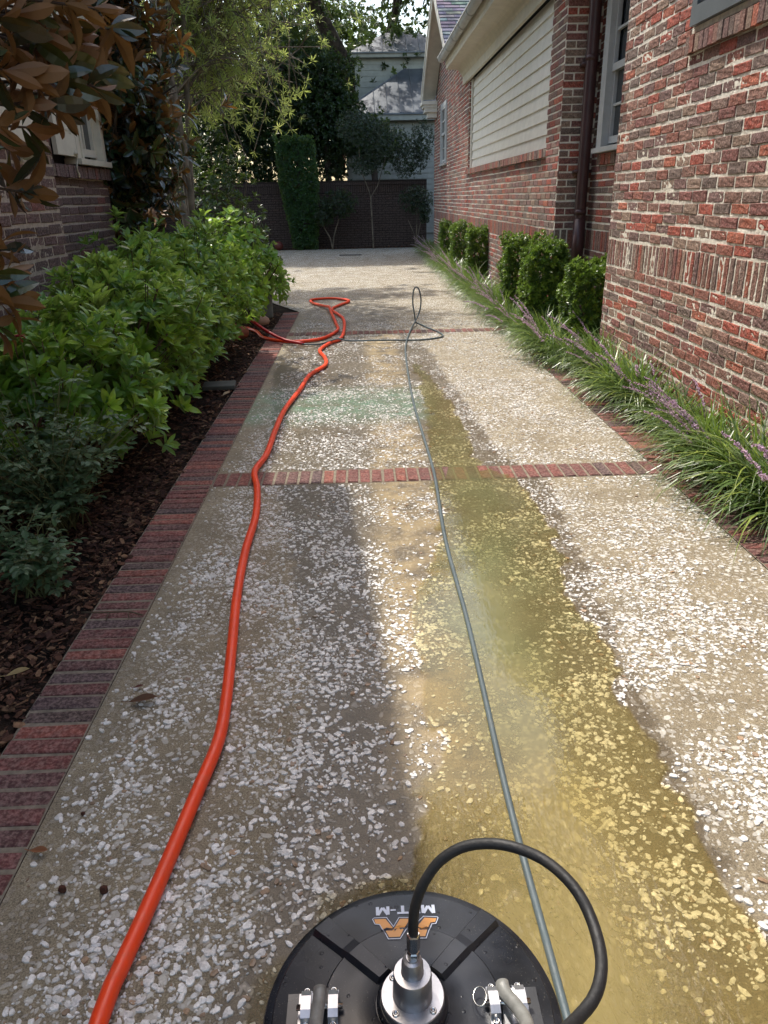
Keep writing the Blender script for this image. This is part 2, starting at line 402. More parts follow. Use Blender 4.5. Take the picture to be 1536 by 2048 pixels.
def driveway_mat():
    n = NT("tabby_concrete"); P = n.pos()
    wet0 = n.attr("wet").outputs['Fac']; sed0 = n.attr("silt").outputs['Fac']; green_amt = n.attr("green_tint").outputs['Fac']
    col_v = n.attr("Col")
    wn = n.noise(9, 5, .65, P)
    wet = n.ramp(n.math('ADD', wet0, n.math('MULTIPLY', n.math('SUBTRACT', wn, .5), .9)), .42, .62)
    dist = n.vm('SUBTRACT', n.N("TexNoise", ins={'Vector': P, 'Scale': 22.0, 'Detail': 2.0}).outputs[1], (.5, .5, .5)).outputs[0]
    Pd = n.vm('ADD', P, n.vm('MULTIPLY', dist, (.016, .016, 0)).outputs[0]).outputs[0]
    patch = n.noise(3.2, 3, .6, P)
    # matrix
    sand = n.noise(260, 3, .7, P); blot = n.noise(5, 5, .65, P); mid = n.noise(28, 4, .6, P)
    c = n.mix(n.ramp(blot, .3, .7), lin(110, 100, 82), lin(152, 140, 114))
    c = n.mix(n.ramp(mid, .35, .7), n.mix(.45, c, lin(92, 80, 62)), c)
    c = n.mix(n.ramp(sand, .3, .7), n.mix(.55, c, lin(60, 50, 38)), n.mix(.35, c, lin(196, 182, 154)))
    c = n.mix(n.math('MULTIPLY', n.ramp(n.noise(75, 4, .7, P), .52, .66), .5), c, lin(52, 46, 38))
    H = n.math('MULTIPLY', sand, .25)
    masks = []
    for (sc_, lo, hi, thr, sd_) in ((30, .25, .50, .56, 0), (48, .22, .50, .50, 11.3), (84, .20, .48, .50, 23.7)):
        Q = n.vm('ADD', Pd, (sd_, sd_ * .7, 0)).outputs[0]
        v = n.N("TexVoronoi", voronoi_dimensions='2D', ins={'Vector': Q, 'Scale': float(sc_)})
        d = n.vm('SUBTRACT', Q, v.outputs['Position']).outputs[0]
        sep = n.N("SeparateColor", ins={0: v.outputs['Color']})
        r_, g_, b_ = sep.outputs
        rot = n.N("VectorRotate", rotation_type='Z_AXIS', ins={'Vector': d, 'Angle': n.math('MULTIPLY', r_, 6.283)}).outputs[0]
        asp = n.N("CombineXYZ", ins={0: n.math('ADD', n.math('MULTIPLY', g_, .5), .75), 1: 1.7, 2: 0.0}).outputs[0]
        L = n.math('MULTIPLY', n.vm('LENGTH', n.vm('MULTIPLY', rot, asp).outputs[0]).outputs['Value'], sc_)
        rad = n.math('ADD', n.math('MULTIPLY', b_, hi - lo), lo)
        e = n.math('SUBTRACT', rad, L)
        g2 = n.math('FRACT', n.math('MULTIPLY', n.math('ADD', r_, b_), 7.31))
        keep = n.math('GREATER_THAN', n.math('ADD', g2, n.math('MULTIPLY', n.math('SUBTRACT', patch, .5), 1.8)), thr)
        m = n.math('MULTIPLY', n.ramp(e, .0, .045), keep)
        tone = n.mix(g_, lin(176, 172, 164), lin(232, 230, 222))
        tone = n.mix(n.ramp(e, .02, .16), n.mix(.3, tone, lin(150, 142, 128)), tone)
        masks.append((m, tone, e))
    dens = n.attr("dens").outputs['Fac']
    for m, tone, e in masks:
        m2 = n.math('MULTIPLY', m, dens)
        c = n.mix(n.math('MULTIPLY', n.ramp(e, -.10, .0), n.math('MULTIPLY', n.math('SUBTRACT', 1.0, n.math('MULTIPLY', m, 1.0)), .0)), c, (.03, .025, .02))
        c = n.mix(m2, c, tone)
        H = n.math('MAXIMUM', H, n.math('MULTIPLY', m2, n.ramp(e, 0, .2, .6, 1.0)))
    # damp, silt and a green tint across one band
    dampc = n.mix(1.0, c, lin(146, 134, 116), 'MULTIPLY')
    c = n.mix(n.math('MULTIPLY', wet, .72), c, dampc)
    silt = n.math('MULTIPLY', sed0, n.ramp(n.noise(6, 4, .6, P), .3, .65))
    c = n.mix(n.math('MULTIPLY', silt, .55), c, lin(192, 168, 122))
    c = n.mix(n.math('MULTIPLY', green_amt, n.ramp(n.noise(7, 4, .6, P),   .25, .75, .1, .55)), c, lin(104, 156, 128))
    dirt = n.ramp(n.noise(1.3, 6, .7, P), .56, .74)
    c = n.mix(n.math('MULTIPLY', dirt, .4), c, lin(74, 68, 56))
    rough = n.math('SUBTRACT', .85, n.math('MULTIPLY', wet, .5))
    return n.done(n.pbr(c, rough, n.bump(H, .7, .006), .45))

def shell_mat():
    n = NT("oyster_shell"); P = n.pos(); a = n.attr("Col").outputs['Color']
    f = n.noise(160, 3, .6, P)
    c = n.mix(n.ramp(f, .3, .7), n.mix(.4, a, lin(120, 110, 96)), a)
    wet = n.attr("wet").outputs['Fac']
    return n.done(n.pbr(c, n.math('SUBTRACT', .6, n.math('MULTIPLY', wet, .3)), n.bump(f, .5, .002), .5))

M['drive'] = driveway_mat(); M['shell'] = shell_mat()

XL, XR = -.83, 1.63
def drive_xr(y): return 1.62 + np.clip(y - 8, 0, 20) * .017
def drive_attrs(V):
    P = V[:, :2]
    wet = np.clip(.5 + sdpoly(P, DAMP) / .13 * .5 - .03, 0, 1); wet = wet * (1 - .48 * sm(P[:, 1], 6.5, 8.5))
    x, y = P[:, 0], P[:, 1]
    silt = sm(x, -.02, .12) * (1 - sm(x, .30, .42)) * (1 - sm(y, 8.2, 9.2)) * sm(y, 1.2, 1.8) * .9
    band = sm(y, 4.85, 5.2) * (1 - sm(y, 5.7, 6.2))
    green_amt = band * (1 - sm(x, .35, .55)) * .9
    silt = silt * (1 - band)
    dens = 1 - .85 * (1 - sm(x - XL, .02, .16)) * (y < 10.4)
    far = sm(y, 12, 20)
    return dict(wet=wet, silt=silt, green_tint=green_amt, dens=np.clip(dens, .1, 1))

mb = MB()
def grid(mb, x0, x1f, ys, nx, z, hole=None):
    V = []; F = []
    for y in ys:
        xa = x0(y) if callable(x0) else x0; xb = x1f(y) if callable(x1f) else x1f
        for i in range(nx + 1): V.append((xa + (xb - xa) * i / nx, y, z))
    for j in range(len(ys) - 1):
        for i in range(nx):
            q = j * (nx + 1) + i; F.append((q, q + 1, q + nx + 2, q + nx + 1))
    mb.add(V, F)
def xleft(y):
    if y <= 10.55: return XL
    return XL - min(1, (y - 10.55) / 2.2) * (1.0) - max(0, y - 12.75) * .12
B1 = (3.80, 4.015); B2 = (8.60, 8.815)
for a, b in ((-1.5, B1[0]), (B1[1], B2[0]), (B2[1], 10.55), (10.55, 24.4)):
    ny = int((b - a) / .06)
    grid(mb, xleft, drive_xr, list(np.linspace(a, b, ny + 1)), 44 if a < 10 else 60, 0.0)
base_n = mb.n
# individually modelled shells near the camera
def shell_template(k):
    r = random.Random(k); m = r.choice((6, 7, 8, 9)); el = r.uniform(.55, 1.0); V = [(0, 0, .32 + r.uniform(-.1, .15))]; 
    ph = r.uniform(0, 6)
    for i in range(m):
        t = 2 * math.pi * i / m; rr = 1 + .16 * math.sin(2 * t + ph) + r.uniform(-.16, .16)
        V.append((rr * math.cos(t) * .82, rr * math.sin(t) * el * .82, .26 + r.uniform(-.12, .12)))
    for i in range(m):
        x, y, z = V[1 + i]; V.append((x * 1.13, y * 1.13, -.15))
    F = [(0, 1 + i, 1 + (i + 1) % m) for i in range(m)] + [(1 + i, 1 + m + i, 1 + m + (i + 1) % m, 1 + (i + 1) % m) for i in range(m)]
    return V, F
def scatter_shells(mb, y0, y1, per_m2, smin, smax):
    K = 24; area = (XR - XL) * (y1 - y0); N_ = int(area * per_m2)
    X = rng.uniform(XL + .01, XR - .012, N_); Y = rng.uniform(y0, y1, N_)
    pn = np.array([noise.noise(Vector((x * 3.0, y * 3.0, 1.0))) + .5 * noise.noise(Vector((x * 9, y * 9, 4.0))) for x, y in zip(X, Y)])
    edge = sm(X, XL, XL + .22)
    keep = rng.uniform(0, 1, N_) < np.clip(.60 + pn * 1.35, .06, 1) * (.12 + .88 * edge)
    keep &= ~(((Y > B1[0] - .012) & (Y < B1[1] + .012)) | ((Y > B2[0] - .02) & (Y < B2[1] + .02)))
    X = X[keep]; Y = Y[keep]; k = len(X)
    S = smin + (smax - smin) * rng.uniform(0, 1, k) ** 2.6
    T = rng.integers(0, K, k)
    for q in range(K):
        V, F = shell_template(q); ii = np.where(T == q)[0]
        if len(ii) == 0: continue
        a = rng.uniform(0, 6.283, len(ii)); s = S[ii]; R = np.zeros((len(ii), 3, 3))
        tx = rng.normal(0, .08, len(ii)); ty = rng.normal(0, .08, len(ii))
        R[:, 0, 0] = np.cos(a) * s; R[:, 1, 0] = np.sin(a) * s; R[:, 0, 1] = -np.sin(a) * s; R[:, 1, 1] = np.cos(a) * s
        R[:, 2, 2] = .0045 / .32 * np.clip(s / .010, .55, 1.5) * .86; R[:, 2, 0] = tx * s * .6; R[:, 2, 1] = ty * s * .6
        tone = rng.uniform(.68, 1.0, len(ii))[:, None]; pk = rng.uniform(0, 1, len(ii))[:, None]
        col = tone * (np.array([[.90, .88, .84]]) * (1 - pk * .3) + np.array([[.95, .84, .74]]) * pk * .3)
        odd = rng.uniform(0, 1, len(ii)) < .05
        col[odd] = np.array(lin(160, 130, 100)) * rng.uniform(.5, 1.1, (odd.sum(), 1))
        mb.inst(V, F, R, np.stack([X[ii], Y[ii], np.full(len(ii), .0)], 1), col, 1)
scatter_shells(mb, .55, 3.0, 7200, .0030, .0125)
scatter_shells(mb, 3.0, 6.2, 4300, .0034, .0120)
scatter_shells(mb, 6.2, 9.5, 1600, .0045, .0135)
allV = np.concatenate(mb.V)
att = drive_attrs(allV); att['dens'] = att['dens'] * (1 - .5 * (1 - sm(allV[:, 1], 8, 10)))
drive = mb.build("driveway", [M['drive'], M['shell']], attrs=att)
tag(drive, kind="structure")

# brick edging and cross bands
mb = MB()
def band(mb, x0, x1, y0, y1, along, zt=.0055):
    L = (x1 - x0) if along == 'x' else (y1 - y0); n_ = round(L / .0667); pw = L / n_
    mb.add([(x0, y0, .0008), (x1, y0, .0008), (x1, y1, .0008), (x0, y1, .0008)], [(0, 1, 2, 3)], 1)
    for k in range(n_):
        a = k * pw + .0058; b = (k + 1) * pw - .0058
        if along == 'x': q0, q1, r0, r1 = x0 + a, x0 + b, y0 + .006, y1 - .006
        else: q0, q1, r0, r1 = x0 + .004, x1 - .004, y0 + a, y0 + b
        j = lambda: random.uniform(-.0022, .0022)
        c = pick(PAL_PATH); z = zt + random.uniform(-.0025, .0025); tx, ty = random.uniform(-.0015, .0015), random.uniform(-.0015, .0015)
        P = [(q0 + j(), r0 + j()), (q1 + j(), r0 + j()), (q1 + j(), r1 + j()), (q0 + j(), r1 + j())]
        cx_, cy_ = (q0 + q1) / 2, (r0 + r1) / 2; V = [(x, y, -.02) for x, y in P] + [(x, y, z - .004) for x, y in P]
        for i, (x, y) in enumerate(P):
            V.append((x + (.004 if x < cx_ else -.004), y + (.004 if y < cy_ else -.004), z + (tx if x < cx_ else -tx) + (ty if y < cy_ else -ty)))
        F = [(i, (i + 1) % 4, 4 + (i + 1) % 4, 4 + i) for i in range(4)] + [(4 + i, 4 + (i + 1) % 4, 8 + (i + 1) % 4, 8 + i) for i in range(4)] + [(8, 9, 10, 11)]
        mb.add(V, F, 0, c)
band(mb, XL - .213, XL - .002, -1.5, 10.5, 'y')
band(mb, XR - .006, XR + .205, -1.5, 11, 'y')
band(mb, XL, XR - .008, B1[0] + .002, B1[1] - .002, 'x')
band(mb, XL, XR - .008, B2[0] + .002, B2[1] - .002, 'x')
edging = mb.build("driveway_brick_edging", [M['brick_path'], M['mortar_path']]); tag(edging, kind="structure")
# far part of the right edging follows the slightly wider concrete
mb = MB(); y = 11.0
while y < 24:
    xa = float(drive_xr(y)); c = pick(PAL_PATH)
    mb.box((xa + .01, y + .005, -.02), (xa + .2, y + .061, .004 + random.uniform(-.002, .002)), 0, c); y += .0667
mb.add([(1.68, 11, -.004), (1.88, 11, -.004), (2.1, 24, -.004), (1.9, 24, -.004)], [(0, 1, 2, 3)], 1)
tag(mb.build("driveway_far_edging", [M['brick_path'], M['mortar_path']]), kind="structure")

# drain grate far down the driveway
t = empty("drain_grate", (-.22, 21.5, 0)); tag(t, "dark slotted drain grate set in the far end of the shell driveway", "drain grate")
mb = MB(); mb.box((-.3, -.13, .004), (.3, -.11, .012)); mb.box((-.3, .11, .004), (.3, .13, .012)); mb.box((-.3, -.109, .004), (-.28, .109, .012)); mb.box((.28, -.109, .004), (.3, .109, .012))
mb.build("frame", M['gap_dark'], t)
mb = MB()
for k in range(17): mb.box((-.27 + k * .033, -.109, .004), (-.255 + k * .033, .109, .010))
mb.build("grating", M['gap_dark'], t)

# muddy water lying on the driveway
def water_mat():
    n = NT("muddy_water"); P = n.pos(); d = n.attr("depth").outputs['Fac']; ch = n.attr("chop").outputs['Fac']
    nn = n.math('SUBTRACT', n.noise(5, 4, .6, P), .5)
    dd = n.math('ADD', d, n.math('MULTIPLY', nn, .45), clamp=True)
    dd = n.math('MULTIPLY', dd, n.ramp(d, 0, .12))
    murk = n.math('ADD', n.ramp(dd, .05, .95, 0.0, .42), n.math('MULTIPLY', n.ramp(n.attr('edge').outputs['Fac'], .15, 1.0), n.ramp(n.noise(4, 3, .6, P), .2, .8, .16, .34)))
    tc = n.mix(n.ramp(n.attr('edge').outputs['Fac'], .15, .55), (1, 1, 1), n.mix(n.ramp(dd, .0, .7), lin(248, 242, 214), n.mix(n.attr('tone').outputs['Fac'], lin(236, 233, 196), lin(244, 234, 192))))
    ton = n.attr('tone').outputs['Fac']
    mc = n.mix(n.ramp(n.noise(2.2, 3, .6, P), .3, .7), n.mix(ton, lin(122, 125, 90), lin(144, 130, 84)), n.mix(ton, lin(142, 139, 102), lin(160, 144, 94)))
    body = n.N("MixShader", ins={0: murk, 1: n.N("BsdfTransparent", ins={'Color': tc}).outputs[0], 2: n.N("BsdfDiffuse", ins={'Color': mc}).outputs[0]}).outputs[0]
    st = n.N("Mapping", ins={'Vector': P, 'Scale': (26.0, 9.0, 1.0), 'Rotation': (0, 0, .5)}).outputs[0]
    rip = n.math('ADD', n.math('MULTIPLY', n.noise(3.0, 3, .6, st, dist=.6), n.math('ADD', n.math('MULTIPLY', ch, 2.6), .03)), n.math('MULTIPLY', n.noise(14, 2, .5, P), .04))
    nm = n.bump(rip, .5, .02)
    fr = n.N("Fresnel", ins={'IOR': 1.40, 'Normal': nm}).outputs[0]
    g = n.N("BsdfGlossy", ins={'Color': (1, 1, 1), 'Roughness': .02, 'Normal': nm}).outputs[0]
    f = n.math('MULTIPLY', fr, n.ramp(n.attr('edge').outputs['Fac'], 0.15, .5))
    return n.done(n.N("MixShader", ins={0: f, 1: body, 2: g}).outputs[0])
M['water'] = water_mat()
step = .025; gx_ = np.arange(-.5, 1.15, step); gy_ = np.arange(.1, 7.1, step)
XX, YY = np.meshgrid(gx_, gy_); P2 = np.stack([XX.ravel(), YY.ravel()], 1)
wob = np.stack([nz2(P2, 7.0, 3.0), nz2(P2, 7.0, 9.0)], 1) * .07 + np.stack([nz2(P2, 21.0, 5.0), nz2(P2, 21.0, 6.0)], 1) * .035
sdv = sdpoly(P2 + wob, POOL)
depth = sm(sdv, .0, .30) * (1 - .62 * sm(P2[:, 0], .40, .62)) * (.8 + .2 * sm(P2[:, 1], 1.3, 2.6))
leftfade = sm(P2[:, 0], -.10, .22)
depth *= 1 - .55 * sm(P2[:, 1], 4.2, 6.5)
leftthin = sm(P2[:, 0], .02, .34) ; depth = np.where(P2[:, 1] < 3.2, depth * (.38 + .62 * leftthin), depth)
chop = (1 - sm(np.hypot(P2[:, 0] - .12, P2[:, 1] - .95), .28, .62))
nxg = len(gx_); idx = np.arange(len(P2)).reshape(len(gy_), nxg)
Fq = []
ok = sdv.reshape(len(gy_), nxg) > -.02
for j in range(len(gy_) - 1):
    for i in range(nxg - 1):
        if ok[j, i] or ok[j, i + 1] or ok[j + 1, i] or ok[j + 1, i + 1]:
            Fq.append((idx[j, i], idx[j, i + 1], idx[j + 1, i + 1], idx[j + 1, i]))
used = np.unique(np.array(Fq)); remap = -np.ones(len(P2), int); remap[used] = np.arange(len(used))
mb = MB(); mb.add(np.concatenate([P2[used], np.full((len(used), 1), .0075)], 1), [tuple(remap[list(f)]) for f in Fq])
water = mb.build("puddle_water", M['water'], smooth=True, attrs=dict(edge=(sm(sdv, -.012, .03) * (.35 + .65 * leftfade))[used], depth=depth[used], chop=chop[used], tone=(1 - sm(P2[:, 1] + .25 * nz2(P2, 2.5, 2.0), 1.2, 2.6))[used])); tag(water, kind="structure")

# ================================================================ HOUSES
def adopt(o, root):
    o.parent = root; o.matrix_parent_inverse = Matrix.Translation(root.location).inverted(); return o

YA, YB = 6.6, 8.5            # recess between the two brick wings
house = empty("brick_house", (2.6, 8.0, 0))
tag(house, "long red brick house with white trim along the right side of the driveway", "house")
UY = (0, 1, 0); UX = (1, 0, 0); NX = (-1, 0, 0)
mb = MB()
kw = dict(rough=.0026, depth=.0060, jit=.0036, mgrid=.0105, amp=.004, joint=.0150)
A = (2.1, 0, 0)
for (u0, u1, z0, z1, pt, r) in [
    (2.9, YA, 0.0, .87, 'run', 1), (2.9, YA, .87, 1.078, 'soldier', 1), (2.9, YA, 1.078, 2.205, 'run', 1),
    (5.34, YA, 2.205, 3.25, 'run', 1), (2.9, 3.5, 2.205, 3.25, 'run', 1)]:
    wall_region(mb, A, UY, NX, u0, u1, z0, z1, pt, PAL_WARM, **kw)
for (u0, u1, z0, z1, pt) in [(-2, 2.9, 0, .87, 'run'), (-2, 2.9, .87, 1.078, 'soldier'), (-2, 2.9, 1.078, 5.2, 'run'), (2.9, 3.5, 3.25, 5.2, 'run'), (5.34, YA, 3.25, 5.2, 'run'), (3.5, 5.34, 4.1, 5.2, 'run')]:
    wall_region(mb, A, UY, NX, u0, u1, z0, z1, pt, PAL_WARM)
proud_course(mb, A, UY, NX, 3.5, 5.34, 2.205, 2.31, .038, rough=.002, slope=.012)
# return and recess
for (z0, z1, pt) in [(0, .87, 'run'), (.87, 1.078, 'soldier'), (1.078, 5.2, 'run')]:
    wall_region(mb, (2.1, YA, 0), UX, (0, 1, 0), 0, .352, z0, z1, pt, PAL_WARM, off=.1)
    wall_region(mb, (2.1, YB, 0), UX, (0, -1, 0), 0, .352, z0, z1 if z1 < 4 else 4.2, pt, PAL_WARM, off=.1, depth=.006, jit=.0025)
Cc = (2.45, 0, 0)
for (u0, u1, z0, z1, pt) in [(YA, YB, 0, .87, 'run'), (YA, YB, .87, 1.078, 'soldier'), (YA, YB, 1.078, 1.68, 'run'), (YA, 7.2, 1.68, 5.2, 'run'), (8.24, YB, 1.68, 5.2, 'run'), (7.2, 8.24, 4.0, 5.2, 'run')]:
    wall_region(mb, Cc, UY, NX, u0, u1, z0, z1, pt, PAL_WARM)
proud_course(mb, Cc, UY, NX, 7.2, 8.24, 1.685, 1.785, .03)
# garage wing
for (u0, u1, z0, z1, pt) in [(YB, 22, 0, .87, 'run'), (YB, 22, .87, 1.078, 'soldier'), (YB, 22, 1.078, 1.80, 'run'),
    (YB, 9.1, 1.80, 4.2, 'run'), (15.4, 19.0, 1.80, 3.7, 'run'), (20.25, 22, 1.80, 3.7, 'run'), (19.0, 20.25, 1.8, 2.1, 'run'), (19.0, 20.25, 3.45, 3.7, 'run')]:
    wall_region(mb, A, UY, NX, u0, u1, z0, z1, pt, PAL_WARM, depth=.007, jit=.0025)
z = 3.7
while z < 5.35:
    f = (z - 3.7) / 1.72; wall_region(mb, A, UY, NX, 16.0 + 2.85 * f, 21.7 - 2.85 * f, z, z + COURSE, 'run'); z += COURSE
proud_course(mb, A, UY, NX, 9.08, 15.42, 1.80, 1.905, .045, slope=.02)
adopt(mb.build("wall", [M['brick_warm'], M['mortar_white']]), house)
# solid core behind the brick skin so that nothing shows through
mb = MB()
mb.box((2.15, -2, 0), (8, YA - .04, 5.2)); mb.box((2.5, YA - .04, 0), (8, YB + .04, 5.0)); mb.box((2.26, YB + .04, 0), (8, 22, 3.68))
adopt(mb.build("wall_core", M['gap_dark']), house)
# opening jambs in brick
mb = MB()
wall_region(mb, (2.1, 9.1, 0), UX, (0, 1, 0), 0.0, .16, 1.905, 3.4, 'run', off=.1)
adopt(mb.build("opening_jamb", [M['brick_warm'], M['mortar_white']]), house); mb = MB()
wall_region(mb, (2.1, 15.4, 0), UX, (0, -1, 0), 0.0, .16, 1.905, 3.4, 'run', off=.1)
adopt(mb.build("opening_jamb", [M['brick_warm'], M['mortar_white']]), house)
# clapboard panel in the opening
mb = MB(); nb = 10; y0, y1 = 9.1, 15.4; hb = 1.46 / nb
for k in range(nb):
    z0 = 1.90 + k * hb; z1 = z0 + hb + .012
    V = [(2.150, y0, z0), (2.150, y1 - .12, z0), (2.172, y1 - .12, z1), (2.172, y0, z1), (2.185, y0, z0), (2.185, y1 - .12, z0), (2.20, y1 - .12, z1), (2.20, y0, z1)]
    mb.add(V, [(0, 1, 2, 3), (0, 4, 5, 1), (3, 2, 6, 7), (1, 5, 6, 2), (0, 3, 7, 4)])
adopt(mb.build("clapboard_panel", M['white_paint']), house)
mb = MB(); mb.box((2.13, y1 - .09, 1.9), (2.2, y1 - .015, 3.36)); adopt(mb.build("panel_trim", M['white_paint']), house)
# cornice, soffit, gutter of the garage wing
mb = MB()
ys0, ys1 = 8.46, 16.0
prof = [(2.09, 3.34), (2.045, 3.34), (2.045, 3.47), (2.025, 3.49), (2.01, 3.53), (1.975, 3.57), (1.93, 3.595), (1.90, 3.60), (1.73, 3.60), (1.73, 3.66), (1.715, 3.68), (1.715, 3.80), (2.09, 3.84)]
V = [(x, ys0, z) for x, z in prof] + [(x, ys1, z) for x, z in prof]; k = len(prof)
mb.add(V, [(i, (i + 1) % k, k + (i + 1) % k, k + i) for i in range(k)] + [tuple(range(k)), tuple(range(2 * k - 1, k - 1, -1))])
adopt(mb.build("cornice", M['cream_paint']), house)
mb = MB(); ga = np.linspace(math.pi, 2 * math.pi, 9)
for s in (1.0, .88):
    V = []; F = []
    for yy in (7.25, 16.05):
        for a in ga: V.append((1.645 + .068 * s * math.cos(a), yy, 3.79 + .075 * s * math.sin(a)))
    F = [(i, i + 1, 9 + i + 1, 9 + i) for i in range(8)]
    if s == 1.0: F += [tuple(range(9)), tuple(range(17, 8, -1))]
    mb.add(V, F)
mb.box((1.565, 7.25, 3.785), (1.585, 16.05, 3.805)); mb.box((1.703, 7.25, 3.785), (1.714, 16.05, 3.805))
for yy in np.arange(7.6, 16, .9): mb.tube([(1.645 + .074 * math.cos(a), yy, 3.79 + .081 * math.sin(a)) for a in ga], .006, 5)
adopt(mb.build("gutter", M['pale_trim'], smooth=False), house)
mb = MB(); mb.box((1.72, 7.25, 3.62), (2.47, YB - .04, 3.80)); adopt(mb.build("recess_soffit", M['cream_paint']), house)

# roofs with real shingle courses
sh = NT("slate_shingle"); p = sh.pos(); a = sh.attr("Col").outputs['Color']
sh_m = sh.done(sh.pbr(sh.mix(sh.ramp(sh.noise(40, 4, .6, p), .3, .7), sh.mix(.4, a, (.03, .03, .035)), a), .85, sh.bump(sh.noise(60, 3, .6, p), .6, .004), .3))
def shingle_plane(mb, P0, U, S, lu, ls, expo=.14, wdt=.3):
    P0 = Vector(P0); U = Vector(U).normalized(); S = Vector(S).normalized(); Nn = U.cross(S)
    if Nn.z < 0: Nn = -Nn
    k = 0; s = 0.0
    while s < ls:
        u = -(k % 2) * wdt / 2
        while u < lu:
            a = max(u, 0) + .003; b = min(u + wdt, lu) - .003; e = min(s + expo + .01, ls)
            c = tuple(x * random.uniform(.75, 1.2) for x in lin(112, 114, 120))
            if b > a:
                V = [P0 + U * a + S * s + Nn * .028, P0 + U * b + S * s + Nn * .028, P0 + U * b + S * e + Nn * .012, P0 + U * a + S * e + Nn * .012, P0 + U * a + S * s + Nn * .005, P0 + U * b + S * s + Nn * .005]
                mb.add([tuple(v) for v in V], [(0, 1, 2, 3), (4, 5, 1, 0)], 0, c)
            u += wdt
        s += expo; k += 1
    V = [P0, P0 + U * lu, P0 + U * lu + S * ls, P0 + S * ls]; mb.add([tuple(v) for v in V], [(0, 1, 2, 3)], 0, (.02, .02, .02))
mb = MB()
shingle_plane(mb, (1.70, 7.2, 3.84), (0, 1, 0), (1, 0, .62), 8.9, 4.0)
sl = math.hypot(3.0, 1.76)
shingle_plane(mb, (1.72, 15.85, 3.83), (1, 0, 0), (0, 3.0, 1.76), 5.5, sl, expo=.16)
shingle_plane(mb, (1.72, 21.85, 3.83), (1, 0, 0), (0, -3.0, 1.76), 5.5, sl, expo=.16)
mb.box((1.75, -3, 5.2), (8, YA + .25, 5.32), 0, lin(100, 100, 104))
adopt(mb.build("roof", sh_m), house)
# gable rake boards
mb = MB()
for (ya, yb) in ((15.85, 18.85), (21.85, 18.85)):
    za, zb = 3.83, 5.59
    for (x0, x1, d0, d1) in ((1.735, 1.765, -.26, -.02), (1.765, 2.095, -.10, -.07), (1.715, 1.735, -.09, .0)):
        V = [(x0, ya, za + d0), (x1, ya, za + d0), (x1, yb, zb + d0), (x0, yb, zb + d0), (x0, ya, za + d1), (x1, ya, za + d1), (x1, yb, zb + d1), (x0, yb, zb + d1)]
        mb.add(V, [(0, 1, 2, 3), (4, 7, 6, 5), (0, 4, 5, 1), (1, 5, 6, 2), (2, 6, 7, 3), (3, 7, 4, 0)])
for yc in (21.55,):
    mb.box((1.74, yc - .3, 3.50), (2.09, yc + .3, 3.56)); mb.box((1.78, yc - .27, 3.40), (2.09, yc + .27, 3.50)); mb.box((1.70, yc - .33, 3.56), (2.09, yc + .33, 3.64)); mb.box((1.86, yc - .2, 3.28), (2.09, yc + .2, 3.40))
adopt(mb.build("rake_board", M['white_paint']), house)

def window(root, X, y0, y1, z0, z1, side, mat, rail_z, name='window', casing=.09, proj=.045):
    """sash window in a wall facing side (-1 looks to -X); frame > sash, pane, sill"""
    s = side
    xo = X + s * proj; xi = X - s * .06
    def bx(mb, ya, yb, za, zb, xa, xb): mb.box((min(xa, xb), ya, za), (max(xa, xb), yb, zb))
    mb = MB()
    bx(mb, y0, y0 + casing, z0, z1, xo, xi); bx(mb, y1 - casing, y1, z0, z1, xo, xi)
    bx(mb, y0 + casing, y1 - casing, z1 - casing, z1, xo - s * .002, xi)
    bx(mb, y0 + casing * .7, y0 + casing * 1.02, z0, z1 - casing, xo + s * .012, xo); bx(mb, y1 - casing * 1.02, y1 - casing * .7, z0, z1 - casing, xo + s * .012, xo)
    w_ = adopt(mb.build(name, mat), root)
    mb = MB(); a, b = y0 + casing, y1 - casing; zt = z1 - casing
    for (za, zb, xx) in ((z0 + .03, rail_z, X + s * .002), (rail_z - .045, zt, X + s * .022)):
        x1_ = xx - s * .035
        bx(mb, a, a + .045, za, zb, xx, x1_); bx(mb, b - .045, b, za, zb, xx, x1_)
        bx(mb, a + .045, b - .045, za, za + .06, xx, x1_); bx(mb, a + .045, b - .045, zb - .045, zb, xx, x1_)
        m_ = (a + b) / 2
        bx(mb, m_ - .011, m_ + .011, za + .06, zb - .045, xx - s * .006, x1_)
        nz_ = max(1, round((zb - za) / .38))
        for q in range(1, nz_):
            zq = za + (zb - za) * q / nz_; bx(mb, a + .045, b - .045, zq - .011, zq + .011, xx - s * .008, x1_)
    sh_ = mb.build("sash", mat); sh_.parent = w_
    mb = MB(); bx(mb, a + .01, b - .01, z0 + .04, zt - .01, X - s * .028, X - s * .034)
    g_ = mb.build("pane", M['glass']); g_.parent = w_
    mb = MB(); bx(mb, y0 - .03, y1 + .03, z0 - .045, z0 - .001, xo + s * .035, xi)
    g_ = mb.build("sill", mat); g_.parent = w_
    return w_
window(house, 2.45, 7.12, 8.20, 1.835, 4.0, -1, M['pale_trim'], 2.52, casing=.19, proj=.06)
window(house, 2.1, 19.02, 20.23, 2.15, 3.44, -1, M['pale_trim'], 2.8, proj=.03)
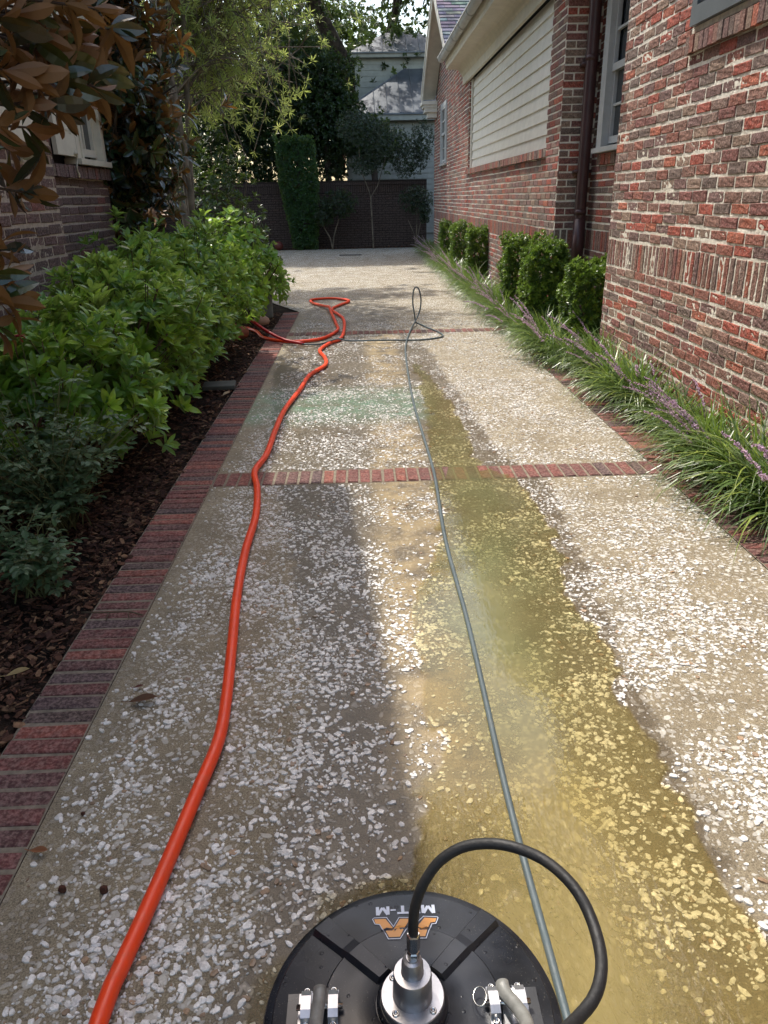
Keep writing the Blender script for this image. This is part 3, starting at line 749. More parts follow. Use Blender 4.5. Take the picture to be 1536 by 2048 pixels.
# grey louvred shutter high on the near wall
mb = MB(); s0, s1, t0, t1 = 3.56, 5.285, 2.345, 4.05
mb.box((2.055, s0, t0), (2.11, s1, t0 + .10)); mb.box((2.055, s0, t1 - .1), (2.11, s1, t1))
for ya in (s0, s1 - .075, (s0 + s1) / 2 - .04): mb.box((2.057, ya, t0 + .1), (2.108, ya + .075, t1 - .1))
lv = adopt(mb.build("louvred_shutter", M['grey_paint']), house)
mb = MB()
for k in range(34):
    zz = t0 + .12 + k * .044
    for (a, b) in ((s0 + .076, (s0 + s1) / 2 - .041), ((s0 + s1) / 2 + .036, s1 - .076)):
        V = [(2.07, a, zz), (2.07, b, zz), (2.10, b, zz + .03), (2.10, a, zz + .03), (2.076, a, zz - .006), (2.076, b, zz - .006)]
        mb.add(V, [(0, 1, 2, 3), (4, 5, 1, 0)])
l2 = mb.build("slat", M['grey_paint']); l2.parent = lv
mb = MB(); mb.box((2.104, s0 + .02, t0 + .02), (2.109, s1 - .02, t1 - .02)); l3 = mb.build("backing", M['gap_dark']); l3.parent = lv
mb = MB(); mb.box((2.085, s0 - .02, 2.312), (2.11, s1 + .02, 2.343)); adopt(mb.build("mortar_bed", M['mortar_white']), house)
# downspout in the corner of the recess
mb = MB(); cx_, cy_ = 2.335, 8.385
mb.tube(spline([(cx_, cy_, 3.65), (cx_, cy_, 2.5), (cx_, cy_, 1.2), (cx_, cy_, .78), (cx_ + .005, cy_ - .03, .70), (cx_ + .02, cy_ - .12, .63), (cx_ + .03, cy_ - .26, .58)], .06), .058, 16)
for zz in (2.62, 1.22, 3.3): mb.tube([(cx_, cy_, zz), (cx_, cy_, zz + .05)], .064, 16)
for zz in (2.58, 1.62): mb.box((cx_ - .085, cy_ - .01, zz), (cx_ + .085, cy_ + .12, zz + .03))
mb.tube([(cx_, cy_, .66), (cx_, cy_, 1.18)], .063, 16)
adopt(mb.build("downspout", M['downpipe'], smooth=True), house)

# ---- house on the left
lh = empty("brick_house", (-2.6, 4, 0)); tag(lh, "shaded purple-brown brick house with cream shutters behind the left shrubs", "house")
mb = MB(); NXp = (1, 0, 0)
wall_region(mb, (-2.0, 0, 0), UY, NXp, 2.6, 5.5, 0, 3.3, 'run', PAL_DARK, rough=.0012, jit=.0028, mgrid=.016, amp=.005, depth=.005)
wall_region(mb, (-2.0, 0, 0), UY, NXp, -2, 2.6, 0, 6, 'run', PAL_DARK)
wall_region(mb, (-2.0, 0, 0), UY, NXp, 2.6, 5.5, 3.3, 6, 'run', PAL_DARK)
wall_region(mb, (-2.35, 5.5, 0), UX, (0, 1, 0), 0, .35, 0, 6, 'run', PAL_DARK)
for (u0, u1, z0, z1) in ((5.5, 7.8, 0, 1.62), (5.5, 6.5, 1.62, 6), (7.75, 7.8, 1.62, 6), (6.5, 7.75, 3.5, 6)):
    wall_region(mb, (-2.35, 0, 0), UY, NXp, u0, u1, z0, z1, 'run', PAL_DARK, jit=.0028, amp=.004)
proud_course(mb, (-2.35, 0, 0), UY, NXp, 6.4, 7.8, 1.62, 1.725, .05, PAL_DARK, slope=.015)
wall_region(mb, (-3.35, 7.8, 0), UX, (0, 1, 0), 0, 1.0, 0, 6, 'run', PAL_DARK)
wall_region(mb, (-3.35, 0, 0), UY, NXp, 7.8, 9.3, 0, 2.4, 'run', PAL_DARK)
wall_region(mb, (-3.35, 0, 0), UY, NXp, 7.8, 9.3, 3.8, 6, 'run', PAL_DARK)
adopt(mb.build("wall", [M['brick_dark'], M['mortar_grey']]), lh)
mb = MB(); mb.box((-8, -2, 0), (-2.06, 5.46, 6)); mb.box((-8, 5.46, 0), (-2.42, 7.76, 6)); mb.box((-8, 7.76, 0), (-3.4, 9.28, 6))
adopt(mb.build("wall_core", M['gap_dark']), lh)
mb = MB()
mb.prism([(-8.5, -4), (-1.62, -4), (-1.62, 3.6), (-1.70, 4.7), (-1.86, 6.52), (-8.5, 6.52)], 6.0, 6.22); mb.prism([(-8.5, 6.53), (-2.30, 6.53), (-2.30, 9.42), (-8.5, 9.42)], 6.0, 6.22)
mb.add([(-1.70, -4, 6.22), (-1.88, 6.5, 6.22), (-6, 6.5, 8.4), (-6, -4, 8.4)], [(0, 1, 2, 3)]); mb.add([(-2.3, 6.53, 6.22), (-2.3, 9.42, 6.22), (-6, 9.42, 8.2), (-6, 6.53, 8.2)], [(0, 1, 2, 3)])
adopt(mb.build("roof", M['cream_paint']), lh)
window(lh, -2.35, 6.95, 7.72, 1.77, 3.5, 1, M['cream_paint'], 2.6, casing=.12, proj=.05)
mb = MB(); mb.box((-3.33, 7.95, 2.42), (-3.29, 9.2, 3.78)); adopt(mb.build("window_surround", M['cream_paint']), lh)
def shutter(root, x, y0, y1, z0, z1, hook_y):
    mb = MB(); t = .035
    mb.box((x, y0, z0), (x + t, y0 + .07, z1)); mb.box((x, y1 - .07, z0), (x + t, y1, z1))
    zs = [z0, z0 + .16, (z0 + z1) / 2, z1 - .1]
    for za, h in ((z0, .16), ((z0 + z1) / 2, .1), (z1 - .1, .1)): mb.box((x, y0 + .07, za), (x + t, y1 - .07, za + h))
    mb.box((x + .004, y0 + .07, z0 + .16), (x + t * .45, y1 - .07, z1 - .1))
    for za, zb in ((z0 + .19, (z0 + z1) / 2 - .03), ((z0 + z1) / 2 + .13, z1 - .13)):
        mb.box((x + t * .45, y0 + .1, za), (x + t * .8, y1 - .1, zb))
    s_ = adopt(mb.build("shutter", M['cream_paint']), root)
    mb = MB(); pts = []
    for k in range(26):
        f = k / 25; pts.append((x + t + .012, hook_y + .022 * math.sin(f * math.pi * 2), z0 + .035 - f * .17))
    for k in range(12):
        a = -math.pi / 2 + k / 11 * 4.6; rr = .020 * (1 - k / 15); pts.append((x + t + .012, hook_y + rr * math.cos(a) + .0, z0 - .135 + rr * math.sin(a) * 1.0))
    mb.tube(pts, [.009 if k < 5 else .0065 for k in range(len(pts))], 6)
    mb.tube([(x, hook_y, z0 + .02), (x + t + .03, hook_y, z0 + .02)], .011, 8)
    h = mb.build("shutter_hook", M['iron_cream'], smooth=True); h.parent = s_; h.matrix_parent_inverse = Matrix.Identity(4)
    return s_
shutter(lh, -1.985, 4.42, 5.24, 1.765, 3.3, 5.17)
shutter(lh, -2.335, 6.50, 6.94, 1.78, 3.5, 6.86)
mb = MB(); mb.box((-1.99, 4.98, 1.66), (-1.975, 5.03, 1.75)); mb.tube([(-1.99, 5.0, 1.72), (-1.955, 5.0, 1.72)], .006, 6); mb.tube([(-1.99, 5.0, 1.685), (-1.955, 5.0, 1.685)], .006, 6)
adopt(mb.build("hinge_plate", M['iron_cream']), lh)

# ---- garden wall at the end
M['brick_shaded'] = m_brick("brick_shaded", .05, lin(90, 84, 80)); M['mortar_shaded'] = m_mortar("mortar_shaded", lin(62, 54, 50), .7)  # canopy shade on the garden wall is put into these dark colours
PAL_SHADE = [(tuple(x * .13 for x in c_), w_) for c_, w_ in PAL_DARK]
gw = empty("garden_wall", (-1, 25, 0)); tag(gw, "dark brick garden wall with a soldier course top closing the end of the driveway", "wall")
mb = MB(); nn = (0, -1, 0)
wall_region(mb, (0, 25, 0), UX, nn, -8, 2.15, 0, 1.58, 'run', PAL_SHADE, depth=.006)
wall_region(mb, (0, 25, 0), UX, nn, -8, 2.15, 1.58, 1.80, 'soldier', PAL_SHADE, depth=.02)
proud_course(mb, (0, 25, 0), UX, nn, -8, 2.15, 1.80, 1.88, .04, PAL_SHADE)
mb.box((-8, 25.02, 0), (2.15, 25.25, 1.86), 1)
adopt(mb.build("brickwork", [M['brick_shaded'], M['mortar_shaded']]), gw)
mb = MB(); mb.box((-8, 25.0 - .045, 1.88), (2.15, 25.3, 1.93)); adopt(mb.build("coping", M['mortar_shaded']), gw)

# ---- neighbouring house behind the wall
nh = empty("clapboard_house", (2.2, 29, 0)); tag(nh, "pale clapboard house with a standing seam metal roof behind the garden wall", "house")
def clap(mb, P0, U, Nn, u0, u1, z0, z1, h=.17):
    P0 = Vector(P0); U = Vector(U); Nn = Vector(Nn); z = z0
    while z < z1:
        e = min(z + h, z1)
        V = [P0 + U * u0 + Nn * .022 + Vector((0, 0, z)), P0 + U * u1 + Nn * .022 + Vector((0, 0, z)), P0 + U * u1 + Nn * .004 + Vector((0, 0, e)), P0 + U * u0 + Nn * .004 + Vector((0, 0, e)),
             P0 + U * u0 + Vector((0, 0, z)), P0 + U * u1 + Vector((0, 0, z))]
        mb.add([tuple(v) for v in V], [(0, 1, 2, 3), (4, 5, 1, 0)]); z += h
mb = MB()
clap(mb, (0, 27.35, 0), UX, nn, -.25, 6, .3, 3.75); clap(mb, (-.25, 0, 0), (0, -1, 0), (-1, 0, 0), -33, -27.35, .3, 3.75)
mb.box((-.22, 27.37, 0), (6, 33, 3.74))
clap(mb, (0, 29.3, 0), UX, nn, .12, 3.2, 3.9, 5.85); clap(mb, (.12, 0, 0), (0, -1, 0), (-1, 0, 0), -32.5, -29.3, 3.9, 5.85)
mb.box((.15, 29.32, 3.8), (3.2, 32.4, 5.84))
adopt(mb.build("wall", M['far_siding']), nh)
mb = MB(); mb.box((.06, 29.25, 3.9), (.22, 29.29, 5.78)); mb.box((-.3, 27.30, .3), (-.14, 27.34, 3.72)); mb.box((-.45, 27.05, 3.72), (6.2, 27.36, 3.92)); mb.box((0, 29.05, 5.78), (3.4, 29.32, 5.92)); mb.box((-.1, 29.05, 5.78), (.0, 32, 5.92))
adopt(mb.build("trim", M['far_siding']), nh)
rf = NT("metal_roof"); p = rf.pos()
rf_m = rf.done(rf.pbr(rf.mix(rf.ramp(rf.noise(1.7, 5, .6, p), .3, .7), lin(84, 90, 98), lin(120, 124, 130)), .38, rf.bump(rf.noise(5, 3, .5, p), .2, .01), .5, .35))
mb = MB(); ze = 3.93; s_ = .67; D = 3.3; z1 = ze + s_ * D
mb.add([(-.5, 27.0, ze), (7, 27.0, ze), (7, 27 + D, z1), (-.5 + D, 27 + D, z1)], [(0, 1, 2, 3)])
mb.add([(-.5, 27.0, ze), (-.5 + D, 27 + D, z1), (-.5, 27 + 2 * D, ze)], [(0, 1, 2)])
mb.box((-.5, 27.0, ze - .05), (7, 27.02, ze - .002))
for k in range(13):
    x = -.2 + k * .42; t = min(D, max(0, x + .5)); mb.tube([(x, 27, ze + .012), (x, 27 + t, ze + s_ * t + .012)], .014, 4)
mb.tube([(-.5, 27, ze + .01), (-.5 + D, 27 + D, z1 + .01)], .025, 5)
ze2 = 5.93; D2 = 1.25; s2 = .6
mb.add([(-.12, 29.0, ze2), (3.5, 29.0, ze2), (3.5 - D2, 29 + D2, ze2 + s2 * D2), (-.12 + D2, 29 + D2, ze2 + s2 * D2)], [(0, 1, 2, 3)])
mb.add([(-.12, 29.0, ze2), (-.12 + D2, 29 + D2, ze2 + s2 * D2), (-.12 + D2, 32.5 - D2, ze2 + s2 * D2), (-.12, 32.5, ze2)], [(0, 1, 2, 3)])
mb.add([(3.5, 29.0, ze2), (3.5 - D2, 29 + D2, ze2 + s2 * D2), (3.5 - D2, 32.5 - D2, ze2 + s2 * D2), (3.5, 32.5, ze2)], [(0, 1, 2, 3)])
mb.box((-.12, 28.99, ze2 - .04), (3.5, 29.0, ze2 - .001))
for k in range(8):
    x = .15 + k * .42; t = min(D2, x + .12, 3.5 - x); mb.tube([(x, 29, ze2 + .012), (x, 29 + t, ze2 + s2 * t + .012)], .014, 4)
adopt(mb.build("roof", rf_m), nh)

# ================================================================ HOSES AND THE SURFACE CLEANER
def m_rubber(name, rgb, rough, bumps=.2, bs=200, spec=.5, dirt=.25):
    n = NT(name); p = n.pos()
    c = n.mix(n.math('MULTIPLY', n.ramp(n.noise(18, 5, .65, p), .5, .75), dirt), rgb, lin(150, 130, 100))
    c = n.mix(n.ramp(n.noise(4, 3, .6, p), .3, .7), tuple(x * .85 for x in rgb), c)
    return n.done(n.pbr(c, n.ramp(n.noise(30, 4, .6, p), .3, .7, rough, rough + .2), n.bump(n.noise(bs, 3, .6, p), bumps, .002), spec))
M['orange'] = m_rubber("orange_rubber", lin(244, 72, 26), .32, dirt=.28)
M['red'] = m_rubber("red_rubber", lin(176, 20, 28), .35, dirt=.05)
M['grey_hose'] = m_rubber("grey_hose", lin(82, 95, 99), .42, .5, 260, dirt=.2)
M['black_hose'] = m_rubber("black_rubber", lin(30, 30, 31), .5, .4, 180, dirt=.05)

HO = [(-.56, -.9), (-.55, -.2), (-.53, .5), (-.523, .942), (-.515, 1.028), (-.498, 1.149), (-.477, 1.318), (-.456, 1.507), (-.434, 1.716), (-.445, 1.923), (-.472, 2.202), (-.506, 2.551), (-.528, 2.949),
      (-.532, 3.333), (-.57, 3.702), (-.617, 3.978), (-.585, 4.282), (-.583, 4.745), (-.567, 5.303), (-.5, 5.903), (-.451, 6.44), (-.335, 6.842), (-.351, 7.189), (-.416, 7.576), (-.33, 7.982),
      (-.229, 8.209), (-.194, 8.762), (-.222, 9.728), (-.384, 10.55), (-.30, 11.0), (-.16, 11.45), (-.30, 11.75), (-.50, 11.85), (-.73, 11.7), (-.68, 11.3), (-.47, 10.75), (-.40, 10.3), (-.301, 9.333),
      (-.275, 8.773), (-.447, 8.239), (-.763, 8.13), (-1.066, 8.40), (-1.227, 8.9), (-1.5, 9.3)]
zr = .0215
zz = [zr] * len(HO)
for i in (35, 36): zz[i] = zr + .012
zz[40] = zr
P = spline([(x, y, z) for (x, y), z in zip(HO, zz)], .03)
# the hose crosses itself near y = 10: lift the second pass
s_idx = np.arange(len(P)); second = (s_idx > np.argmax(P[:, 1]))
P[:, 2] += np.where(second, .036 * np.exp(-((P[:, 1] - 10.45) / .25) ** 2), 0)
mb = MB(); mb.tube(P, .0178, 14)
for q in (400,):
    pass
tag(mb.build("water_hose", M['orange'], smooth=True), "thick orange water hose snaking up the left side of the driveway into the shrubs", "hose")

GH = [(.30, -1.2, .012), (.33, -.2, .012), (.345, .6, .012), (.343, .988, .012), (.338, 1.277, .012), (.338, 1.536, .012), (.346, 1.928, .012), (.352, 2.383, .012), (.349, 3.04, .012), (.381, 3.894, .012), (.379, 4.655, .012), (.377, 5.569, .012),
      (.42, 7.092, .012), (.467, 7.874, .012), (.56, 8.652, .013), (.65, 9.1, .05), (.715, 9.2, .17), (.728, 9.2, .30), (.705, 9.2, .41), (.669, 9.2, .44), (.640, 9.2, .40), (.628, 9.18, .27), (.645, 9.15, .14), (.665, 9.2, .03), (.70, 9.24, .012), (.759, 8.981, .012),
      (.887, 8.502, .012), (.875, 8.244, .012), (.63, 8.089, .012), (.307, 8.043, .025), (-.119, 8.042, .03), (-.25, 8.03, .055), (-.432, 7.94, .02), (-.62, 7.96, .02)]
ph = empty("pressure_hose", (.34, 3, 0)); tag(ph, "thin grey pressure hose with a small upright loop and a red sleeve at its end", "hose")
mb = MB(); mb.tube(spline(GH, .03), .0088, 10); adopt(mb.build("hose", M['grey_hose'], smooth=True), ph)
mb = MB(); mb.tube(spline([(-.60, 7.965, .022), (-.80, 8.05, .05), (-1.0, 8.2, .12), (-1.16, 8.35, .20), (-1.3, 8.5, .25)], .05), .0165, 12); adopt(mb.build("red_sleeve", M['red'], smooth=True), ph)
mb = MB(); mb.tube([(.343, .72, .012), (.343, .78, .012)], .012, 12); adopt(mb.build("coupling", M['grey_hose'], smooth=True), ph)

# surface cleaner
n = NT("black_deck"); p = n.pos()
sc1 = n.noise(160, 2, .5, p); dust = n.ramp(n.noise(420, 2, .5, p), .66, .74)
zone = n.ramp(n.noise(7, 3, .6, p), .42, .62)
c = n.mix(n.ramp(n.noise(9, 4, .6, p), .3, .7), lin(20, 22, 26), lin(38, 41, 48))
c = n.mix(n.math('MULTIPLY', dust, n.math('MULTIPLY', zone, .55)), c, lin(150, 145, 132))
vd = n.N("TexVoronoi", ins={'Scale': 75.0, 'Vector': p}); sepd = n.N("SeparateColor", ins={0: vd.outputs['Color']}).outputs
drop = n.math('MULTIPLY', n.ramp(n.math('SUBTRACT', n.math('MULTIPLY', sepd[1], .34), vd.outputs['Distance']), 0, .12), n.math('GREATER_THAN', sepd[0], .72))
deck_m = n.done(n.pbr(c, n.ramp(n.noise(5, 3, .6, p), .35, .65, .24, .42), n.bump(n.math('ADD', drop, n.math('MULTIPLY', n.noise(300, 2, .5, p), .08)), .8, .0014), .5))
alu = simple("brushed_aluminium", lin(178, 178, 180), .34, .85, bump=.05, bscale=300, var=.08, vscale=30)
steel = simple("bright_steel", lin(215, 213, 208), .22, 1.0, var=.05)
tube_m = simple("worn_grey_tube", lin(140, 140, 136), .5, .3, bump=.1, bscale=200, var=.1, vscale=40)
cl = empty("surface_cleaner", (.055, .868, 0)); tag(cl, "round black surface cleaner with silver hub and arched black hose at the puddle edge", "surface cleaner")
cxx, cyy = .055, .868
deck_z = .112
mb = MB()
prof = [(.256, .012), (.262, .016), (.264, .06), (.2635, .086), (.260, .094), (.252, .0975), (.247, .0985), (.2445, .1005), (.16, .1135), (.156, .1180), (.10, .1235), (.066, .127), (.064, .128)]
mb.lathe(prof, (cxx, cyy, 0), 128)
deck = adopt(mb.build("deck", deck_m, smooth=True), cl)
md = deck.modifiers.new("edges", 'EDGE_SPLIT'); md.split_angle = math.radians(24)
mb = MB(); mb.lathe([(.258, .0), (.2665, .001), (.2665, .014), (.258, .015)], (cxx, cyy, .009), 96)
adopt(mb.build("brush_skirt", M['black_hose'], smooth=True), cl)
def dz(r):   # deck height at radius r
    rr = [q[0] for q in prof][::-1]; hh = [q[1] for q in prof][::-1]
    return float(np.interp(r, rr, hh))
for ang in (48, 133, 228, 313):
    mb = MB(); a = math.radians(ang); d = np.array([math.cos(a), math.sin(a)]); s = np.array([-d[1], d[0]]); rs = np.linspace(.07, .243, 10); V = []; F = []
    for r in rs:
        wdt = .0115 + (r - .07) * .035; h = dz(r)
        for (o, e) in ((-wdt - .009, -.004), (-wdt, .0125), (wdt, .0125), (wdt + .009, -.004)):
            q = d * r + s * o; V.append((cxx + q[0], cyy + q[1], h + e))
    for i in range(9):
        for j in range(3): F.append((i * 4 + j, i * 4 + j + 1, i * 4 + 5 + j, i * 4 + 4 + j))
    F.append((0, 1, 2, 3)); F.append((36, 37, 38, 39)); mb.add(V, F); adopt(mb.build("rib", deck_m), cl)
mb = MB(); mb.lathe([(.062, .118), (.0625, .135), (.055, .137), (.05, .137)], (cxx, cyy, 0), 64); adopt(mb.build("hub_ring", deck_m, smooth=True), cl)
hub = MB(); hub.lathe([(.0545, .130), (.055, .132), (.055, .151), (.0535, .153), (.0345, .1535), (.0345, .153), (.0342, .160), (.0325, .205), (.0310, .2085), (.0195, .2095), (.0190, .212), (.0182, .232), (.0155, .240), (.0105, .242), (.0103, .245)], (cxx, cyy, 0), 64)
h = adopt(hub.build("hub", alu, smooth=True), cl); md = h.modifiers.new("edges", 'EDGE_SPLIT'); md.split_angle = math.radians(35)
for k in range(4):
    a = math.radians(45 + 90 * k + 2); bx_, by_ = cxx + .0448 * math.cos(a), cyy + .0448 * math.sin(a)
    mb = MB(); mb.lathe([(.0062, .150), (.0062, .1545), (.0052, .1558), (.0032, .1558), (.0030, .1535)], (bx_, by_, 0), 16)
    b_ = mb.build("bolt", steel, smooth=True); b_.parent = h
mb = MB(); mb.lathe([(.0095, .240), (.0105, .242), (.0105, .256), (.0085, .258), (.0085, .262), (.0112, .264), (.0112, .296), (.0100, .299)], (cxx + .002, cyy + .002, 0), 6)
adopt(mb.build("hose_fitting", steel), cl)
AR = [(.057, .871, .285), (.057, .872, .315), (.0605, .876, .352), (.075, .884, .395), (.104, .893, .435), (.146, .893, .463), (.2, .878, .478), (.254, .846, .48), (.290, .80, .474), (.305, .752, .462), (.302, .695, .457), (.282, .651, .456), (.249, .618, .46), (.19, .56, .50), (.12, .48, .60), (.07, .38, .76), (.06, .26, .93)]
mb = MB(); mb.tube(spline(AR, .012), .0086, 14); adopt(mb.build("connector_hose", M['black_hose'], smooth=True), cl)
# brackets and handle fork
for sx, bxc, byc in ((-1, -.106, .868), (1, .219, .862)):
    bz = dz(abs(bxc - cxx))
    mb = MB(); mb.box((bxc - .038, byc - .034, bz - .004), (bxc + .038, byc + .034, bz + .004)); br = adopt(mb.build("bracket", alu), cl)
    mb = MB(); mb.box((bxc - .046 - (.012 if sx < 0 else 0), byc - .036, bz - .006), (bxc + .046 + (.012 if sx > 0 else 0), byc + .036, bz + .0015)); pl = mb.build("rubber_pad", deck_m); pl.parent = br; pl.matrix_parent_inverse = Matrix.Identity(4)
    for q in (-1, 1):
        x = bxc + q * .0235; mb = MB()
        pr = [(-.034, .004), (-.034, .010), (-.026, .011), (-.024, .026), (-.012, .031), (.012, .031), (.024, .026), (.026, .011), (.034, .010), (.034, .004)]
        V = [(x - .0085, byc + a, bz + b) for a, b in pr] + [(x + .0085, byc + a, bz + b) for a, b in pr]; k = len(pr)
        mb.add(V, [tuple(range(k)), tuple(range(2 * k - 1, k - 1, -1))] + [(i, (i + 1) % k, k + (i + 1) % k, k + i) for i in range(k)])
        cm = mb.build("clamp", alu); cm.parent = br
        for e in (-1, 1):
            mb = MB(); mb.lathe([(.0062, 0), (.0062, .006), (.005, .0072), (.003, .0072), (.0028, .004)], (x, byc + e * .030, bz + .010), 14)
            b_ = mb.build("bolt", steel, smooth=True); b_.parent = br
    mb = MB(); mb.tube([(bxc - .04, byc, bz + .018), (bxc + .04, byc, bz + .018)], .005, 10); pn = mb.build("pivot_pin", steel, smooth=True); pn.parent = br
if True:
    bz = dz(.163) + .026
    mb = MB(); L_ = [(-.106, .892, bz + .004), (-.106, .870, bz + .006), (-.108, .835, bz + .02), (-.106, .80, bz + .035), (-.085, .765, bz + .055), (-.03, .735, bz + .075), (.02, .72, bz + .085), (.053, .70, bz + .1)]
    mb.tube(spline(L_, .012), .0118, 16)
    L_ = [(.214, .888, bz + .004), (.216, .868, bz + .006), (.228, .835, bz + .02), (.236, .80, bz + .035), (.225, .765, bz + .055), (.16, .735, bz + .075), (.10, .72, bz + .085), (.053, .70, bz + .1)]
    mb.tube(spline(L_, .012), .0118, 16)
    mb.tube([(.053, .70, bz + .1), (.053, .62, .34), (.053, .30, .88)], .014, 16)
    adopt(mb.build("handle_fork", tube_m, smooth=True), cl)
mb = MB(); a = np.linspace(0, 2 * np.pi, 25); mb.tube([(.172 + .011 * math.cos(t), .868 + .017 * math.sin(t), dz(.12) + .018 + .004 * math.cos(t)) for t in a], .0012, 6, caps=False)
adopt(mb.build("pin_ring", steel, smooth=True), cl)
# decal: emblem and lettering, read from the far side
dec_o = simple("decal_orange", lin(214, 150, 76), .35, var=.05); dec_w = simple("decal_white", lin(205, 212, 226), .35, var=.03); dec_n = simple("decal_navy", lin(26, 30, 48), .35, var=.05)
from mathutils.geometry import tessellate_polygon
def mathutils_tess(poly): return [tuple(t) for t in tessellate_polygon([[Vector((x, y, 0)) for x, y in poly]])]
def inset(poly, d):
    P = [np.array(p) for p in poly]; k = len(P); ar = sum(P[i][0] * P[(i + 1) % k][1] - P[(i + 1) % k][0] * P[i][1] for i in range(k)); sg = 1 if ar > 0 else -1; out = []
    for i in range(k):
        a, b, c = P[i - 1], P[i], P[(i + 1) % k]; e1 = (b - a) / np.linalg.norm(b - a); e2 = (c - b) / np.linalg.norm(c - b)
        n1 = np.array([-e1[1], e1[0]]) * sg; n2 = np.array([-e2[1], e2[0]]) * sg; m = n1 + n2; m /= max(.35, np.dot(m, n1)) ; out.append(tuple(b + m * d))
    return out
OUT = [(-.070, .185), (-.064, .190), (-.037, .189), (-.026, .1685), (-.016, .187), (.010, .186), (.0165, .170), (.033, .188), (.063, .186), (.066, .181), (.059, .164), (.051, .163), (.037, .1265), (.019, .1265), (.002, .152), (-.013, .1275), (-.039, .128), (-.055, .167), (-.064, .169)]
def decal_mb(polys, lift, mat, name, parent=None):
    mb = MB()
    for poly in polys:
        # refine the triangles so the decal follows the cone
        pts = [np.array(p) for p in poly]; tris = [tuple(pts[i] for i in t) for t in mathutils_tess(poly)]
        for _ in range(2):
            nt_ = []
            for a, b, c in tris:
                ab, bc, ca = (a + b) / 2, (b + c) / 2, (c + a) / 2; nt_ += [(a, ab, ca), (ab, b, bc), (ca, bc, c), (ab, bc, ca)]
            tris = nt_
        for t in tris: mb.add([(cxx + q[0], cyy + q[1], dz(float(np.hypot(*q))) + lift) for q in t], [(0, 1, 2)])
    o = mb.build(name, mat)
    return adopt(o, cl) if parent is None else o
dk = decal_mb([OUT], .0006, dec_n, "emblem")
i1 = inset(OUT, .0022); i2 = inset(OUT, .0036)
def ringp(p, q):
    return [[p[i], p[(i + 1) % len(p)], q[(i + 1) % len(p)], q[i]] for i in range(len(p))]
wl = decal_mb(ringp(i1, i2), .0010, dec_w, "emblem_outline", dk); wl.parent = dk
OA = [(-.0635, .1835), (-.041, .1825), (-.0275, .1590), (-.0305, .1525), (-.0445, .1525), (-.0525, .1705), (-.0605, .1725)]
OB = [(-.0125, .1805), (.0065, .1800), (-.0150, .1345), (-.0355, .1350), (-.0415, .1495), (-.0290, .1495)]
OC = [(.0095, .1745), (.0150, .1640), (.0270, .1515), (.0385, .1515), (.0465, .1690), (.0560, .1705), (.0595, .1795), (.0360, .1815), (.0230, .1640), (.0130, .1790)]
OD = [(.0045, .1575), (.0190, .1335), (.0335, .1335), (.0385, .1485), (.0250, .1485), (.0085, .1715)]
ol = decal_mb([OA, OB, OC, OD], .0011, dec_o, "emblem_letters", dk); ol.parent = dk
def stroke(a, b, t):
    a = np.array(a, float); b = np.array(b, float); d = (b - a) / np.linalg.norm(b - a); m = np.array([-d[1], d[0]]) * t / 2
    return [tuple(a + m), tuple(b + m), tuple(b - m), tuple(a - m)]
def letter(kind, x):
    t = .24
    if kind == 'M': P = [stroke((x + .1, 0), (x + .1, 1), t), stroke((x + .9, 0), (x + .9, 1), t), stroke((x + .12, 1), (x + .5, .12), t), stroke((x + .5, .12), (x + .88, 1), t)]; return P, 1.12
    if kind == 'i': return [stroke((x + .12, 0), (x + .12, .68), t), stroke((x + .12, .80), (x + .12, 1), t)], .38
    if kind == '-': return [stroke((x + .02, .48), (x + .42, .48), .17)], .52
    return [stroke((x, .88), (x + .86, .88), t), stroke((x + .43, 0), (x + .43, .9), t)], .94
polys = []; cx0 = 0
for ch_ in ('M', 'i', '-', 'T', '-', 'M'):
    P_, adv = letter(ch_, cx0); polys += P_; cx0 += adv
hh_ = .0215; ww = .120 / cx0
polys = [[(-(x - cx0 / 2) * ww - .002, .2145 - y * hh_) for x, y in p] for p in polys]
lt = decal_mb(polys, .0009, dec_w, "lettering")

# ================================================================ PLANTS
def leaf_t(wd=.36, segs=4, droop=.25, fold=.25, tipw=.0, peak=.55):
    """leaf along +Y, unit length, normal +Z"""
    V = []; F = []; ts = np.linspace(0, 1, segs + 1)
    for i, t in enumerate(ts):
        z = -droop * t * t
        V.append((0, t * (1 - droop * .15 * t), z))
    L = []; R_ = []
    for i in range(1, segs):
        t = ts[i]; q = t ** (math.log(.5) / math.log(peak)); h = wd / 2 * math.sin(math.pi * q) ** .8
        z = -droop * t * t + fold * h
        L.append(len(V)); V.append((-h, t * (1 - droop * .15 * t), z)); R_.append(len(V)); V.append((h, t * (1 - droop * .15 * t), z))
    F.append((0, 1, L[0])); F.append((0, R_[0], 1))
    for i in range(1, segs - 1):
        F.append((i, i + 1, L[i], L[i - 1])); F.append((i, R_[i - 1], R_[i], i + 1))
    F.append((segs - 1, segs, L[-1])); F.append((segs - 1, R_[-1], segs))
    return V, F
def quad_t(wd=.4, fold=.2):
    return [(0, 0, 0), (wd / 2, .45, fold * wd / 2), (0, 1, -.08), (-wd / 2, .45, fold * wd / 2)], [(0, 1, 2), (0, 2, 3)]
LEAF_BIG = [leaf_t(.36, 6, .35, .3, peak=.6), leaf_t(.33, 6, .12, .4, peak=.6), leaf_t(.38, 6, .6, .25, peak=.6), leaf_t(.34, 6, -.15, .3, peak=.6)]
LEAF_MED = [leaf_t(.36, 4, .30, .3), leaf_t(.40, 4, .1, .3)]
LEAF_OVAL = [leaf_t(.60, 4, .2, .25, peak=.5), leaf_t(.55, 4, .35, .2, peak=.45)]
LEAF_STRAP = [leaf_t(.13, 3, .2, .3), leaf_t(.12, 3, .45, .3)]
